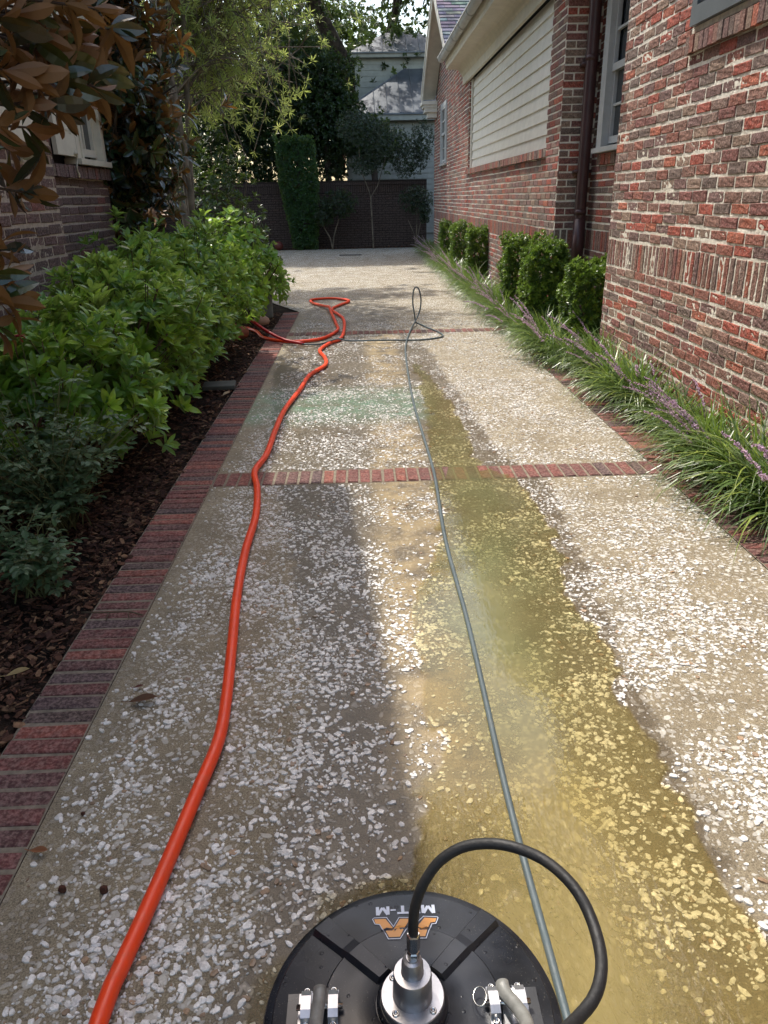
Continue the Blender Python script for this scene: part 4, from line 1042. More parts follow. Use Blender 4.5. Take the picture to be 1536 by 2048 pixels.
LEAF_Q = [quad_t(.42), quad_t(.5, .1)]

def unit(v): return v / (np.linalg.norm(v, axis=-1, keepdims=True) + 1e-9)
def frames(D, Nn):
    """rotation matrices with +Y=D and +Z ~ Nn"""
    D = unit(D); X = unit(np.cross(D, Nn)); Z = np.cross(X, D)
    return np.stack([X, D, Z], axis=2)
def whorls(mb, P, D, nl, ll, temps, cols, spread=(55, 85), lvar=.25, cvar=.25, up=.0, flip=0.0):
    """P,D (k,3) shoot tips and directions; nl leaves each"""
    k = len(P); nl_arr = rng.integers(max(2, nl - 2), nl + 2, k)
    idx = np.repeat(np.arange(k), nl_arr); n = len(idx)
    order = np.concatenate([np.arange(q) for q in nl_arr])
    az = order * 2.399 + np.repeat(rng.uniform(0, 6.28, k), nl_arr) + rng.normal(0, .2, n)
    sp = np.radians(rng.uniform(spread[0], spread[1], n) * (.45 + .55 * (order / np.repeat(nl_arr, nl_arr))))
    d = unit(D)[idx]; ref = np.where(np.abs(d[:, 2:3]) < .9, np.array([[0, 0, 1.0]]), np.array([[1.0, 0, 0]]))
    a = unit(np.cross(d, ref)); b = np.cross(d, a)
    rad = a * np.cos(az)[:, None] + b * np.sin(az)[:, None]
    L = d * np.cos(sp)[:, None] + rad * np.sin(sp)[:, None]; L[:, 2] += up
    Nrm = d * np.sin(sp)[:, None] - rad * np.cos(sp)[:, None] + rng.normal(0, .15, (n, 3))
    R = frames(L, Nrm); s = ll * (1 + rng.uniform(-lvar, lvar, n)) * (.75 + .25 * order / np.repeat(nl_arr, nl_arr))
    fl_ = rng.uniform(0, 1, n) < flip; Nrm[fl_] *= -1
    R = frames(L, Nrm)
    T = P[idx] - d * (order / np.repeat(nl_arr, nl_arr))[:, None] * ll * .35
    base = np.array(cols)[rng.integers(0, len(cols), k)][idx]
    col = base * (1 + rng.uniform(-cvar, cvar, (n, 1)))
    add_leaves(mb, T, R, s, col, temps)
def add_leaves(mb, T, R, s, col, temps):
    w_ = rng.integers(0, len(temps), len(T))
    for q, (V, F) in enumerate(temps):
        ii = w_ == q
        if ii.any(): mb.inst(V, F, R[ii] * s[ii][:, None, None], T[ii], col[ii])

M['leaf_shrub'] = m_leaf("shrub_leaf", back=lin(120, 140, 84), rough=.30, trans=.42, tcol=lin(176, 210, 60), spec=.55)
M['leaf_magnolia'] = m_leaf("magnolia_leaf", back=lin(130, 92, 52), rough=.20, trans=.16, tcol=lin(176, 120, 36), spec=.7, back_amt=.92)
M['leaf_podo'] = m_leaf("strap_leaf", back=lin(128, 142, 92), rough=.4, trans=.55, tcol=lin(214, 226, 110), spec=.4)
M['leaf_dark'] = m_leaf("dark_leaf", back=lin(70, 84, 50), rough=.32, trans=.25, tcol=lin(120, 150, 40), spec=.5)
M['leaf_box'] = m_leaf("box_leaf", back=lin(96, 120, 60), rough=.3, trans=.3, tcol=lin(140, 170, 50), spec=.5)
M['leaf_rose'] = m_leaf("rose_leaf", back=lin(110, 126, 100), rough=.45, trans=.3, tcol=lin(120, 150, 70), spec=.35)
M['blade'] = m_leaf("liriope_blade", back=lin(96, 120, 60), rough=.30, trans=.3, tcol=lin(140, 170, 60), spec=.55)
M['flower'] = m_leaf("lilac_flower", back=lin(214, 186, 210), rough=.7, trans=.3, tcol=lin(230, 190, 226), spec=.2)

def tree_like(root, name_leaf, tips, dirs, leafmat, stems, stemmat, stemname='stem', **kw):
    mb = MB(); whorls(mb, tips, dirs, **kw); f = adopt(mb.build(name_leaf, leafmat), root)
    if stems:
        mb = MB()
        for pts, r in stems: mb.tube(pts, r, 6 if np.max(r) < .02 else 10)
        adopt(mb.build(stemname, stemmat, smooth=True), root)

def shrub(name, label, cat, c, r, h, ntips, nl, ll, temps, cols, mat, group=None, seed=0, inner=.35, spread=(50, 85), upb=.7, nst=14, lumps=.18, zlow=.12):
    """leafy shrub: whorled shoots through an uneven dome"""
    root = empty(name, (c[0], c[1], 0)); tag(root, label, cat, group)
    rs = np.random.default_rng(seed)
    u = unit(rs.normal(size=(ntips * 2, 3))); u = u[u[:, 2] > -.35][:ntips]; n = len(u)
    lump = np.array([noise.noise(Vector((v[0] * 2.3 + seed, v[1] * 2.3, v[2] * 2.3))) for v in u])
    rad = (1 + lumps * 2 * lump) * (inner + (1 - inner) * rs.uniform(0, 1, n) ** .38)
    rx, ry = r if isinstance(r, tuple) else (r, r)
    P = np.stack([c[0] + u[:, 0] * rx * rad, c[1] + u[:, 1] * ry * rad, h * .42 + u[:, 2] * h * .58 * rad + .0], 1)
    P[:, 2] = np.maximum(P[:, 2], zlow * rs.uniform(.4, 1.6, n))
    D = unit(u + np.array([0, 0, upb]) + rs.normal(0, .25, (n, 3)))
    stems = []
    for i in range(nst):
        q = P[rs.integers(0, n)]; b = np.array([c[0] + rs.normal(0, .06), c[1] + rs.normal(0, .06), 0.0]); m = (b + q) / 2 + np.array([0, 0, .08]) + rs.normal(0, .03, 3)
        stems.append((spline([b, m, q], .12), .007))
    for i in range(n):
        if rs.uniform() < .35:
            q = P[i]; b = q - D[i] * ll * 1.6 + rs.normal(0, .01, 3); stems.append((np.array([b, q]), .003))
    tree_like(root, "foliage", P, D, mat, stems, M['twig'], nl=nl, ll=ll, temps=temps, cols=cols, spread=spread)
    return root

GREEN_S = [lin(106, 150, 52), lin(128, 170, 58), lin(90, 134, 54), lin(158, 192, 66), lin(112, 152, 70)]
GREEN_B = [lin(118, 162, 44), lin(140, 180, 48), lin(100, 146, 46)]
GREEN_D = [lin(34, 54, 28), lin(42, 62, 30), lin(28, 44, 26), lin(50, 72, 34)]
row = [((-1.62, 4.05), (.52, .50), .98), ((-1.58, 4.95), (.56, .55), 1.10), ((-1.64, 5.85), (.55, .55), 1.14), ((-1.66, 6.75), (.58, .55), 1.20), ((-1.66, 7.6), (.58, .55), 1.26)]
lab = ["glossy green evergreen shrub nearest the camera in the left bed, beside the roses", "glossy green evergreen shrub in front of the brick pilaster corner, second in the left row",
       "glossy green evergreen shrub in the middle of the left row, third from the camera", "glossy green evergreen shrub in front of the shaded brick window sill, fourth from the camera",
       "glossy green evergreen shrub last in the left row, behind the clay pot"]
for i, (c, r, h) in enumerate(row):
    shrub("evergreen_shrub", lab[i], "shrub", c, r, h, 430, 9, .102, LEAF_MED, GREEN_S, M['leaf_shrub'], "evergreen shrubs in the left bed", seed=20 + i, upb=.8)
row2 = [((-1.50, 8.7), (.50, .5), 1.22, "bright green hydrangea bush with broad leaves, nearer of two by the stone block"), ((-1.45, 9.75), (.52, .55), 1.25, "bright yellow-green hydrangea bush with broad leaves, farther of two catching the sun")]
for i, (c, r, h, lb) in enumerate(row2):
    shrub("hydrangea", lb, "shrub", c, r, h, 200, 6, .115, LEAF_OVAL, GREEN_B, M['leaf_shrub'], "hydrangeas", seed=40 + i, upb=.5, spread=(50, 95))
shrub("hydrangea", "small hydrangea bush drooping over the far left edge of the driveway", "shrub", (-1.50, 11.0), (.55, .5), .75, 110, 6, .10, LEAF_OVAL, GREEN_B, M['leaf_shrub'], "hydrangeas", seed=49, upb=.4)
shrub("evergreen_shrub", "taller green shrub behind the row with one faded flower head, against the brick", "shrub", (-2.02, 6.9), (.34, .6), 1.30, 170, 8, .10, LEAF_MED, GREEN_S, M['leaf_shrub'], "evergreen shrubs in the left bed", seed=60, upb=.7)
shrub("evergreen_shrub", "tall dark pointed-leaf shrub below the pale tree trunks", "shrub", (-2.05, 11.9), (.62, .6), 2.35, 330, 9, .10, LEAF_MED, [lin(60, 84, 44), lin(76, 102, 56), lin(48, 70, 40)], M['leaf_dark'], None, seed=61, upb=.9)
shrub("evergreen_shrub", "low dark shrub between the pale tree trunks and the garden wall", "shrub", (-1.9, 13.6), (.5, .6), 1.35, 170, 8, .09, LEAF_MED, GREEN_D, M['leaf_dark'], None, seed=62, upb=.7)

# roses at the front left
def rose(name, label, c, r, h, nsp, seed, flower=False):
    root = empty(name, (c[0], c[1], 0)); tag(root, label, "rose bush", "rose bushes at the front of the left bed"); rs = np.random.default_rng(seed)
    T = []; D = []; NN = []; S = []; C = []; mb = MB()
    for i in range(nsp):
        a = rs.uniform(0, 6.28); q = rs.uniform(.15, 1) ** .6
        tip = np.array([c[0] + math.cos(a) * r * q, c[1] + math.sin(a) * r * q, h * rs.uniform(.3, 1.0) * (1 - .35 * q * q)])
        b = np.array([c[0] + rs.normal(0, .05), c[1] + rs.normal(0, .05), 0]); m = (b * .5 + tip * .5) + np.array([0, 0, .06]); st = spline([b, m, tip], .05)
        mb.tube(st, np.linspace(.0035, .0015, len(st)), 5)
        for k in range(5):      # compound leaves of five leaflets
            p0 = st[int(len(st) * rs.uniform(.45, 1)) - 1]; dd = unit(np.array([rs.normal(), rs.normal(), rs.uniform(-.1, .7)]))
            side = unit(np.cross(dd, [0, 0, 1.0])); cc = np.array(random.choice([lin(84, 112, 76), lin(100, 126, 92), lin(72, 98, 64), lin(118, 140, 104)])) * rs.uniform(.8, 1.2)
            end = p0 + dd * .085; mb.tube([p0, end], .0008, 3)
            for (f, sd) in ((.45, -1), (.45, 1), (.8, -1), (.8, 1), (1.0, 0)):
                T.append(p0 + dd * .085 * f); D.append(dd * (1 if sd == 0 else .45) + side * sd * .9 + rs.normal(0, .1, 3)); NN.append(np.array([0, 0, 1.0]) + rs.normal(0, .3, 3)); S.append(.036 * rs.uniform(.8, 1.25)); C.append(cc)
    adopt(mb.build("stem", M['stem_green'], smooth=True), root)
    mb = MB(); add_leaves(mb, np.array(T), frames(np.array(D), np.array(NN)), np.array(S), np.array(C), LEAF_OVAL); adopt(mb.build("foliage", M['leaf_rose']), root)
    return root
rs1 = rose("rose_bush", "rose bush with a single red bloom in the left bed", (-1.45, 3.3), .44, .80, 110, 1)
rose("rose_bush", "low grey-green rose sprig spilling over the mulch at the left edge", (-1.30, 2.62), .25, .40, 26, 3)
rose("rose_bush", "thin shaded rose bush behind the low sprig, at the far left edge", (-1.62, 2.65), .30, .55, 40, 4)
mb = MB(); fp = np.array([-1.46, 3.30, .90]); rr = np.random.default_rng(5)
Dp = unit(rr.normal(size=(16, 3)) * [1, 1, .4] + [0, 0, .55]); add_leaves(mb, np.tile(fp, (16, 1)), frames(Dp, np.tile([[0, 0, 1.0]], (16, 1)) + rr.normal(0, .2, (16, 3))), np.full(16, .030), np.tile([lin(170, 34, 54)], (16, 1)), LEAF_OVAL)
M['petal'] = m_leaf("rose_petal", back=lin(150, 30, 50), rough=.5, trans=.3, tcol=lin(200, 50, 60))
adopt(mb.build("bloom", M['petal']), rs1)
mb = MB(); mb.tube([(-1.45, 3.3, .6), (-1.46, 3.3, .90)], .002, 4); adopt(mb.build("bloom_stem", M['stem_green']), rs1)

# magnolias
def tree(name, label, cat, base, h, r0, crown_c, crown_r, nl_limb, nwh, nl, ll, temps, cols, leafmat, barkmat, seed, group=None, trunks=1, clump=.35, spread=(50, 90), upb=.2, tcut=None, dirpow=1.0, lean=(0, 0), droop=0.0, twig_r=.004):
    root = empty(name, (base[0], base[1], 0)); tag(root, label, cat, group); rs = np.random.default_rng(seed)
    cc = np.array(crown_c, float); cr = np.array(crown_r, float)
    # trunk(s)
    mb = MB(); tops = []
    for t in range(trunks):
        b = np.array([base[0] + rs.normal(0, .09) * (trunks > 1), base[1] + rs.normal(0, .09) * (trunks > 1), 0]); tp = np.array([base[0] + lean[0] + rs.normal(0, .25), base[1] + lean[1] + rs.normal(0, .2), h])
        pts = spline([b, b * .7 + tp * .3 + rs.normal(0, .05, 3) * (h / 4), b * .35 + tp * .65 + rs.normal(0, .07, 3) * (h / 4), tp], .25); tops.append(pts)
        mb.tube(pts, np.linspace(r0, r0 * .3, len(pts)), 12)
    adopt(mb.build("trunk", barkmat, smooth=True), root)
    # limbs
    mb = MB(); limb_pts = []
    for i in range(nl_limb):
        u = unit(rs.normal(size=3)); q = rs.uniform(.25, 1) ** .5; tgt = cc + u * cr * q * .9
        tr = tops[rs.integers(0, trunks)]; zt = min(tgt[2] - .1 * cr[2], h * .95); zt = max(zt - rs.uniform(.2, .5) * np.hypot(*(tgt[:2] - cc[:2])), tr[0][2] + .3)
        st = tr[np.argmin(np.abs(tr[:, 2] - zt))]
        mid = st * .5 + tgt * .5 + rs.normal(0, .05, 3) * cr.mean() + np.array([0, 0, .08 * cr[2]])
        pts = spline([st, mid, tgt], .2); mb.tube(pts, np.linspace(max(r0 * .32, .006), .004 + r0 * .04, len(pts)), 6); limb_pts.append(pts)
    # shoots
    P = []; D = []
    per = nwh // nl_limb + 1
    for pts in limb_pts:
        for k in range(per):
            a = pts[int(len(pts) * rs.uniform(.35, 1.0)) - 1]; off = rs.normal(0, clump, 3) * cr * .6; p = a + off
            P.append(p); D.append(unit(off / cr + np.array([0, 0, upb])) + rs.normal(0, .25, 3))
            if rs.uniform() < .6: mb.tube(np.array([a, a * .4 + p * .6 + rs.normal(0, .03, 3), p]), twig_r, 3, caps=False)
    adopt(mb.build("limbs", barkmat, smooth=True), root)
    P = np.array(P); D = np.array(D)
    D[:, 2] -= droop
    mb = MB(); whorls(mb, P, D, nl, ll, temps, cols, spread=spread); adopt(mb.build("crown", leafmat), root)
    return root
MAG = [lin(38, 58, 40), lin(48, 70, 44), lin(32, 50, 38), lin(64, 82, 40)]
tree("magnolia_tree", "dark magnolia tree with rusty leaf undersides growing against the brick house", "tree", (-2.4, 8.4), 5.4, .07, (-2.6, 8.3, 3.25), (1.2, 1.0, 2.2), 100, 2100, 9, .165, LEAF_BIG, MAG, M['leaf_magnolia'], M['bark_dark'], 5, clump=.28, spread=(45, 95), upb=.15)
# nearer magnolia: trunk just outside the frame, one bough reaching in at the upper left
root = empty("magnolia_tree", (-1.75, 1.9, 0)); tag(root, "large-leaved magnolia bough hanging in at the upper left, rusty brown leaf undersides", "tree")
mb = MB(); tr_ = spline([(-1.78, 1.85, 0), (-1.75, 1.9, 1.2), (-1.72, 2.0, 2.5), (-1.7, 2.1, 4.0)], .1); mb.tube(tr_, np.linspace(.07, .03, len(tr_)), 12); adopt(mb.build("trunk", M['bark_dark'], smooth=True), root)
def ip(px, py, Y):   # metres for a spot seen at px, py of the photograph at depth Y
    a = (px - 768) / 1497.6; b = (py - 1024) / 1497.6
    d = np.array([RIGHT[i] * a + DOWN[i] * b + FWD[i] for i in range(3)]); return np.array([0, 0, 1.42]) + d * (Y / d[1])
tips = [(10, 40, 2.7), (60, 20, 2.9), (110, 15, 3.1), (150, 10, 3.0), (30, 95, 2.8), (75, 75, 3.0), (10, 140, 2.7), (60, 160, 2.8), (100, 175, 3.0), (125, 165, 3.0), (190, 175, 3.1), (40, 210, 2.8), (95, 205, 2.9), (150, 160, 3.2), (0, 250, 2.6), (30, 300, 3.1), (20, 180, 3.3),
        (30, 378, 2.9), (55, 385, 2.9), (8, 545, 2.5), (20, 600, 2.5), (2, 500, 2.7), (0, 650, 2.5), (-60, 100, 2.5), (-90, 200, 2.6), (-70, 320, 2.6), (-60, 450, 2.5), (-40, 560, 2.4), (-60, -40, 2.8), (60, -60, 3.0), (160, -60, 3.1), (0, -100, 2.8), (110, -120, 3.0), (-120, -80, 2.4), (150, 90, 3.2), (190, 120, 3.3), (120, 110, 3.1), (85, 120, 3.0), (170, 195, 3.3), (125, 215, 3.2), (140, 50, 3.2), (70, 60, 3.0), (25, 30, 2.8), (205, 150, 3.3), (60, 255, 3.1), (230, 60, 3.3), (200, 20, 3.4)]
P = np.array([ip(*t) for t in tips]); mb = MB(); rs = np.random.default_rng(2); D = []
for p in P:
    st = tr_[np.argmin(np.abs(tr_[:, 2] - (p[2] - .25)))]; m = st * .45 + p * .55 + np.array([0, 0, .08]) + rs.normal(0, .03, 3); pts = spline([st, m, p], .06)
    mb.tube(pts, np.linspace(.014, .004, len(pts)), 7); D.append(unit(p - m) + np.array([0, 0, -.1]))
adopt(mb.build("limbs", M['bark_dark'], smooth=True), root)
mb = MB(); whorls(mb, P, np.array(D), 9, .145, LEAF_BIG, MAG, spread=(25, 115), lvar=.32, flip=.42); adopt(mb.build("crown", M['leaf_magnolia']), root)

# pale multi-trunk tree with strap leaves
PODO = [lin(170, 184, 104), lin(188, 198, 122), lin(146, 164, 90), lin(204, 208, 136)]
tree("strap_leaf_tree", "pale slender tree with several grey trunks and feathery light green leaves", "tree", (-2.12, 10.7), 6.8, .05, (-1.5, 12.3, 4.6), (1.75, 1.4, 2.2), 110, 2700, 12, .115, LEAF_STRAP, PODO, M['leaf_podo'], M['bark_grey'], 9, trunks=4, clump=.30, spread=(40, 100), upb=.25, twig_r=.006)

# live oak behind the garden wall
OAK = [lin(60, 76, 40), lin(74, 92, 46), lin(52, 66, 36), lin(96, 110, 56)]
root = empty("live_oak", (1.2, 31.5, 0)); tag(root, "big live oak with leaning dark limbs spreading above the garden wall and roofs", "tree")
mb = MB()
trunk = spline([(1.6, 32.5, 0), (1.3, 32, 2.5), (.35, 31, 4.8), (-.6, 30, 6.3), (-1.6, 29, 8.2), (-2.4, 28, 10.5)], .4); mb.tube(trunk, np.linspace(.42, .16, len(trunk)), 14); adopt(mb.build("trunk", M['bark_dark'], smooth=True), root)
mb = MB(); rs = np.random.default_rng(12); limbs = []
def limb(a, b, r0, r1, sag=.4):
    a = np.array(a, float); b = np.array(b, float); pts = spline([a, a * .66 + b * .34 + rs.normal(0, .25, 3) + [0, 0, sag], a * .33 + b * .67 + rs.normal(0, .3, 3) + [0, 0, sag], b], .3)
    mb.tube(pts, np.linspace(r0, r1, len(pts)), 8); limbs.append(pts); return pts
q = limb((.9, 31.5, 3.6), (1.6, 30.2, 9.5), .22, .10); limb(q[len(q) // 2], (3.4, 28, 9.2), .12, .05); limb(q[-3], (.4, 26, 10.3), .12, .05); limb(q[-1], (3.0, 25, 10.8), .1, .04)
limb(trunk[-6], (-4.5, 28, 9.0), .16, .05); limb(trunk[-8], (-2.8, 25.5, 8.2), .13, .05); limb(trunk[-1], (-1.0, 23.5, 11.5), .12, .05); limb(trunk[-4], (.6, 24.8, 9.6), .12, .05); limb(trunk[-1], (-5.5, 25, 11.5), .13, .05)
for _ in range(26):
    pt = limbs[rs.integers(0, 9)]; a = pt[rs.integers(len(pt) // 3, len(pt))]; limb(a, a + rs.normal(0, 1, 3) * [1.6, 1.6, .9] + [0, 0, .2], .05, .02, .15)
adopt(mb.build("limbs", M['bark_dark'], smooth=True), root)
P = []; 
for pt in limbs:
    for _ in range(230 if len(pt) > 8 else 130):
        P.append(pt[rs.integers(len(pt) // 4, len(pt))] + rs.normal(0, 1, 3) * [.75, .75, .5])
for (c_, r_, n_) in (((-2.6, 26.5, 10.4), (3.6, 2.8, 1.1), 2900), ((.8, 27.5, 10.6), (2.2, 2.2, 1.0), 900), ((-3.0, 23.6, 9.6), (3.8, 1.5, .8), 2300), ((-6, 27, 9.5), (2.5, 2.5, 1.4), 900)):
    u_ = unit(rs.normal(size=(n_, 3))) * rs.uniform(.1, 1, (n_, 1)) ** .5; P += list(np.array(c_) + u_ * np.array(r_))
P = np.array(P)
mb = MB(); whorls(mb, P, rs.normal(0, 1, P.shape) + [0, 0, .4], 9, .19, LEAF_Q, OAK, spread=(40, 120)); adopt(mb.build("crown", M['leaf_dark']), root)

tree("live_oak", "unseen slim oak added behind the left planting, its high crown shading the driveway", "tree", (-5.2, 15.0), 8.4, .18, (-2.2, 16.8, 9.0), (1.8, 1.2, .6), 26, 520, 9, .19, LEAF_Q, OAK, M['leaf_dark'], M['bark_dark'], 31, clump=.22, upb=.3)  # out of view, added to throw dappled shade on the driveway
# dark evergreens beyond the wall
def mass(name, label, c, r, n, cols, seed, ll=.13, trunk_h=2.0, nl=8, mat=None):
    root = empty(name, (c[0], c[1], 0)); tag(root, label, "tree", "evergreen trees beyond the garden wall"); rs = np.random.default_rng(seed)
    mb = MB(); mb.tube(spline([(c[0], c[1], 0), (c[0] + .1, c[1], c[2] * .5), (c[0], c[1], c[2] + r[2] * .6)], .4), .10, 8)
    adopt(mb.build("trunk", M['bark_dark'], smooth=True), root)
    u = unit(rs.normal(size=(n, 3))); lump = np.array([noise.noise(Vector((v[0] * 2 + seed, v[1] * 2, v[2] * 2.6))) for v in u])
    rad = (1 + .5 * lump) * rs.uniform(.1, 1, n) ** .45; P = np.array(c) + u * np.array(r) * rad[:, None]; P[:, 2] = np.maximum(P[:, 2], .3)
    mb = MB(); whorls(mb, P, u + rs.normal(0, .5, u.shape) + [0, 0, .3], nl, ll, LEAF_Q, cols, spread=(40, 110)); adopt(mb.build("crown", mat or M['leaf_dark']), root)
mass("evergreen_tree", "dark evergreen tree filling the gap left of the flag, behind the clipped column", (-2.3, 27.6, 3.8), (2.3, 1.5, 2.9), 5200, GREEN_D, 1)
mass("evergreen_tree", "dark evergreen tree rising in front of the clapboard house", (-1.0, 26.6, 4.0), (1.3, .8, 1.7), 2600, GREEN_D, 2)
mass("evergreen_tree", "dark evergreen tree behind the pale trunks, left of the clipped column", (-5.2, 27.2, 3.6), (2.4, 1.5, 3.2), 5200, GREEN_D, 3)
mass("evergreen_tree", "sunlit yellow-green tree far beyond the wall at the left", (-4.2, 34, 6.4), (3.8, 1.6, 3.4), 3400, [lin(100, 118, 50), lin(124, 138, 60), lin(76, 92, 44)], 4, ll=.2)
mass("evergreen_tree", "light green tree beyond the wall beside the dormer", (-.9, 35, 6.6), (2.2, 1.6, 2.6), 1700, [lin(100, 118, 50), lin(84, 100, 48)], 6, ll=.2)
mass("evergreen_tree", "tall dark tree at the far left, seen between the magnolia leaves", (-8.0, 22, 4.5), (3.2, 2.4, 4.6), 4200, GREEN_D, 7, ll=.2)
mass("evergreen_tree", "dark tree leaning over the garden wall beside the brick wing", (.5, 25.9, 3.0), (.95, .5, .8), 800, GREEN_D, 8)

def box_pts(rs, n, hd, seed, rnd=.95, lump=.13):
    hx, hy, hz = hd; ar = np.array([hy * hz, hx * hz, hx * hy]); ax = rs.choice(3, n, p=ar / ar.sum()); q = rs.uniform(-1, 1, (n, 3)); sg = np.where(rs.uniform(size=n) < .5, -1., 1.)
    q[np.arange(n), ax] = sg; u = np.zeros((n, 3)); u[np.arange(n), ax] = sg
    r4 = (np.abs(q) ** 5).sum(1) ** .2; q = q / r4[:, None] ** rnd / 1.0
    u = unit(u + q * .45); P = q * np.array(hd)
    lm = np.array([noise.noise(Vector((v[0] * 6 + seed, v[1] * 6, v[2] * 6))) for v in P])
    P = P + rs.normal(0, .012, P.shape); P = P * (1 + lump * 2 * lm[:, None]) - u * (rs.uniform(0, 1, n) ** 2 * .09)[:, None]
    return P, u

# clipped ivy column against the wall
root = empty("ivy_column", (-1.72, 24.55, 0)); tag(root, "tall clipped green ivy column in front of the dark garden wall", "hedge")
rs = np.random.default_rng(3); P, D = box_pts(rs, 5200, (.54, .34, 1.5), 3, rnd=.2, lump=.10); P = P + np.array([-1.72, 24.5, 1.56])
nar = np.interp(P[:, 2], [0, .9, 1.8, 3.1], [.62, .78, 1, 1]); P[:, 0] = -1.72 + (P[:, 0] + 1.72) * nar + (1.9 - P[:, 2]) * .06
mb = MB(); whorls(mb, P, D, 6, .075, LEAF_Q, [lin(50, 82, 46), lin(60, 96, 52), lin(40, 66, 40)], spread=(50, 100)); adopt(mb.build("foliage", M['leaf_box']), root)
mb = MB(); mb.tube([(-1.7, 24.6, 0), (-1.72, 24.6, 2.9)], .05, 8); adopt(mb.build("stem", M['bark_dark']), root)

# slender trees and shrubs at the foot of the garden wall
def small_tree(label, base, forks, seed, cl, cols, ll=.075, mat=None, n=160, nl=6, name="small_tree"):
    root = empty(name, (base[0], base[1], 0)); tag(root, label, "tree", "small trees before the garden wall"); rs = np.random.default_rng(seed)
    mb = MB(); ends = []
    for f in forks:
        pts = spline([(base[0], base[1], 0)] + [tuple(q) for q in f], .15); mb.tube(pts, np.linspace(.022, .008, len(pts)), 7); ends.append(pts)
    adopt(mb.build("trunk", M['bark_grey'], smooth=True), root)
    P = []; D = []
    for (c, r, w_) in cl:
        for _ in range(int(n * w_)):
            u = unit(rs.normal(size=3)); P.append(np.array(c) + u * np.array(r) * rs.uniform(.2, 1) ** .5); D.append(u + [0, 0, .3] + rs.normal(0, .3, 3))
    mb = MB(); whorls(mb, np.array(P), np.array(D), nl, ll, LEAF_MED if ll > .07 else LEAF_Q, cols, spread=(50, 100)); adopt(mb.build("crown", mat or M['leaf_dark']), root)
CAM = [lin(34, 50, 32), lin(44, 62, 40), lin(28, 42, 28)]
M['leaf_gloss'] = m_leaf("glossy_leaf", back=lin(80, 92, 70), rough=.24, trans=.2, tcol=lin(90, 110, 50), spec=.5)
small_tree("slender glossy-leaved tree with a single pale stem, centre of the garden wall", (.46, 24.2), [[(.44, 24.2, .9), (.40, 24.2, 1.5), (.15, 24.1, 2.2), (.1, 24.1, 2.8)], [(.43, 24.2, .9), (.42, 24.2, 1.45), (.62, 24.2, 1.75), (.9, 24.2, 2.6)]], 1,
           [((.9, 23.9, 2.9), (.75, .5, .55), 1.0), ((1.5, 23.7, 2.4), (.55, .5, .5), .9), ((.1, 24, 3.3), (.7, .5, .5), .9), ((1.9, 23.5, 2.9), (.35, .4, .6), .6), ((.3, 24.0, 2.3), (.5, .4, .3), .4)], CAM, mat=M['leaf_gloss'], n=480)
small_tree("dark bushy tree on forked stems left of the slender tree", (-.78, 24.2), [[(-.72, 24.2, .4), (-.55, 24.2, .9), (-.5, 24.2, 1.2)], [(-.85, 24.2, .35), (-1.0, 24.2, .6), (-1.1, 24.2, 1.0)]], 2,
           [((-.55, 24.1, 1.3), (.6, .4, .42), 1.0), ((-1.0, 24.1, .95), (.35, .35, .3), .5)], CAM, n=480)
small_tree("dark bushy tree on several thin stems right of the slender tree", (1.75, 24.2), [[(1.85, 24.2, .5), (1.98, 24.2, 1.0)], [(1.7, 24.2, .4), (1.52, 24.2, .8)], [(1.78, 24.2, .5), (1.8, 24.2, 1.1)]], 3,
           [((1.75, 24.1, 1.35), (.55, .4, .40), 1.0), ((2.0, 23.9, 1.0), (.2, .3, .3), .4)], CAM, mat=M['leaf_gloss'], n=420)

# clipped box hedges along the brick wall
def box_bush(label, c, w_, d_, h, seed, n=1500):
    root = empty("box_bush", (c[0], c[1], 0)); tag(root, label, "box bush", "clipped box bushes along the brick wall"); rs = np.random.default_rng(seed)
    n = int(n * max(.6, (w_ / .5))); P, u = box_pts(rs, n, (w_ / 2, d_ / 2, (h - .1) / 2), seed); P = P + np.array([c[0], c[1], .1 + (h - .1) / 2])
    mb = MB(); whorls(mb, P, u + [0, 0, .5] + rs.normal(0, .3, u.shape), 8, .040, LEAF_Q, [lin(88, 118, 48), lin(110, 142, 54), lin(66, 94, 42), lin(142, 168, 62)], spread=(40, 95)); adopt(mb.build("foliage", M['leaf_box']), root)
    mb = MB()
    for _ in range(5): mb.tube([(c[0] + rs.normal(0, .03), c[1] + rs.normal(0, .03), 0), (c[0] + rs.normal(0, .12), c[1] + rs.normal(0, .12), h * .6)], .009, 5)
    adopt(mb.build("stem", M['bark_dark']), root)
box_bush("largest clipped box bush, in the brick recess below the downspout", (2.17, 7.08), .52, .5, .84, 1, 5200)
box_bush("clipped box bush in front of the brick corner left of the downspout", (1.90, 8.02), .40, .42, .96, 2, 4200)
box_bush("rounded box bush just beyond the corner bush, under the clapboard panel", (1.92, 9.5), .34, .38, .95, 3, 3400)
box_bush("box bush midway along the far brick wall, nearest of the distant three", (1.95, 12.9), .34, .36, .96, 4, 2600)
box_bush("box bush in the middle of the distant three along the far brick wall", (1.97, 15.4), .34, .36, .93, 5, 2200)
box_bush("farthest and darkest box bush at the end of the brick wall", (2.0, 17.8), .34, .36, .90, 6, 2000)

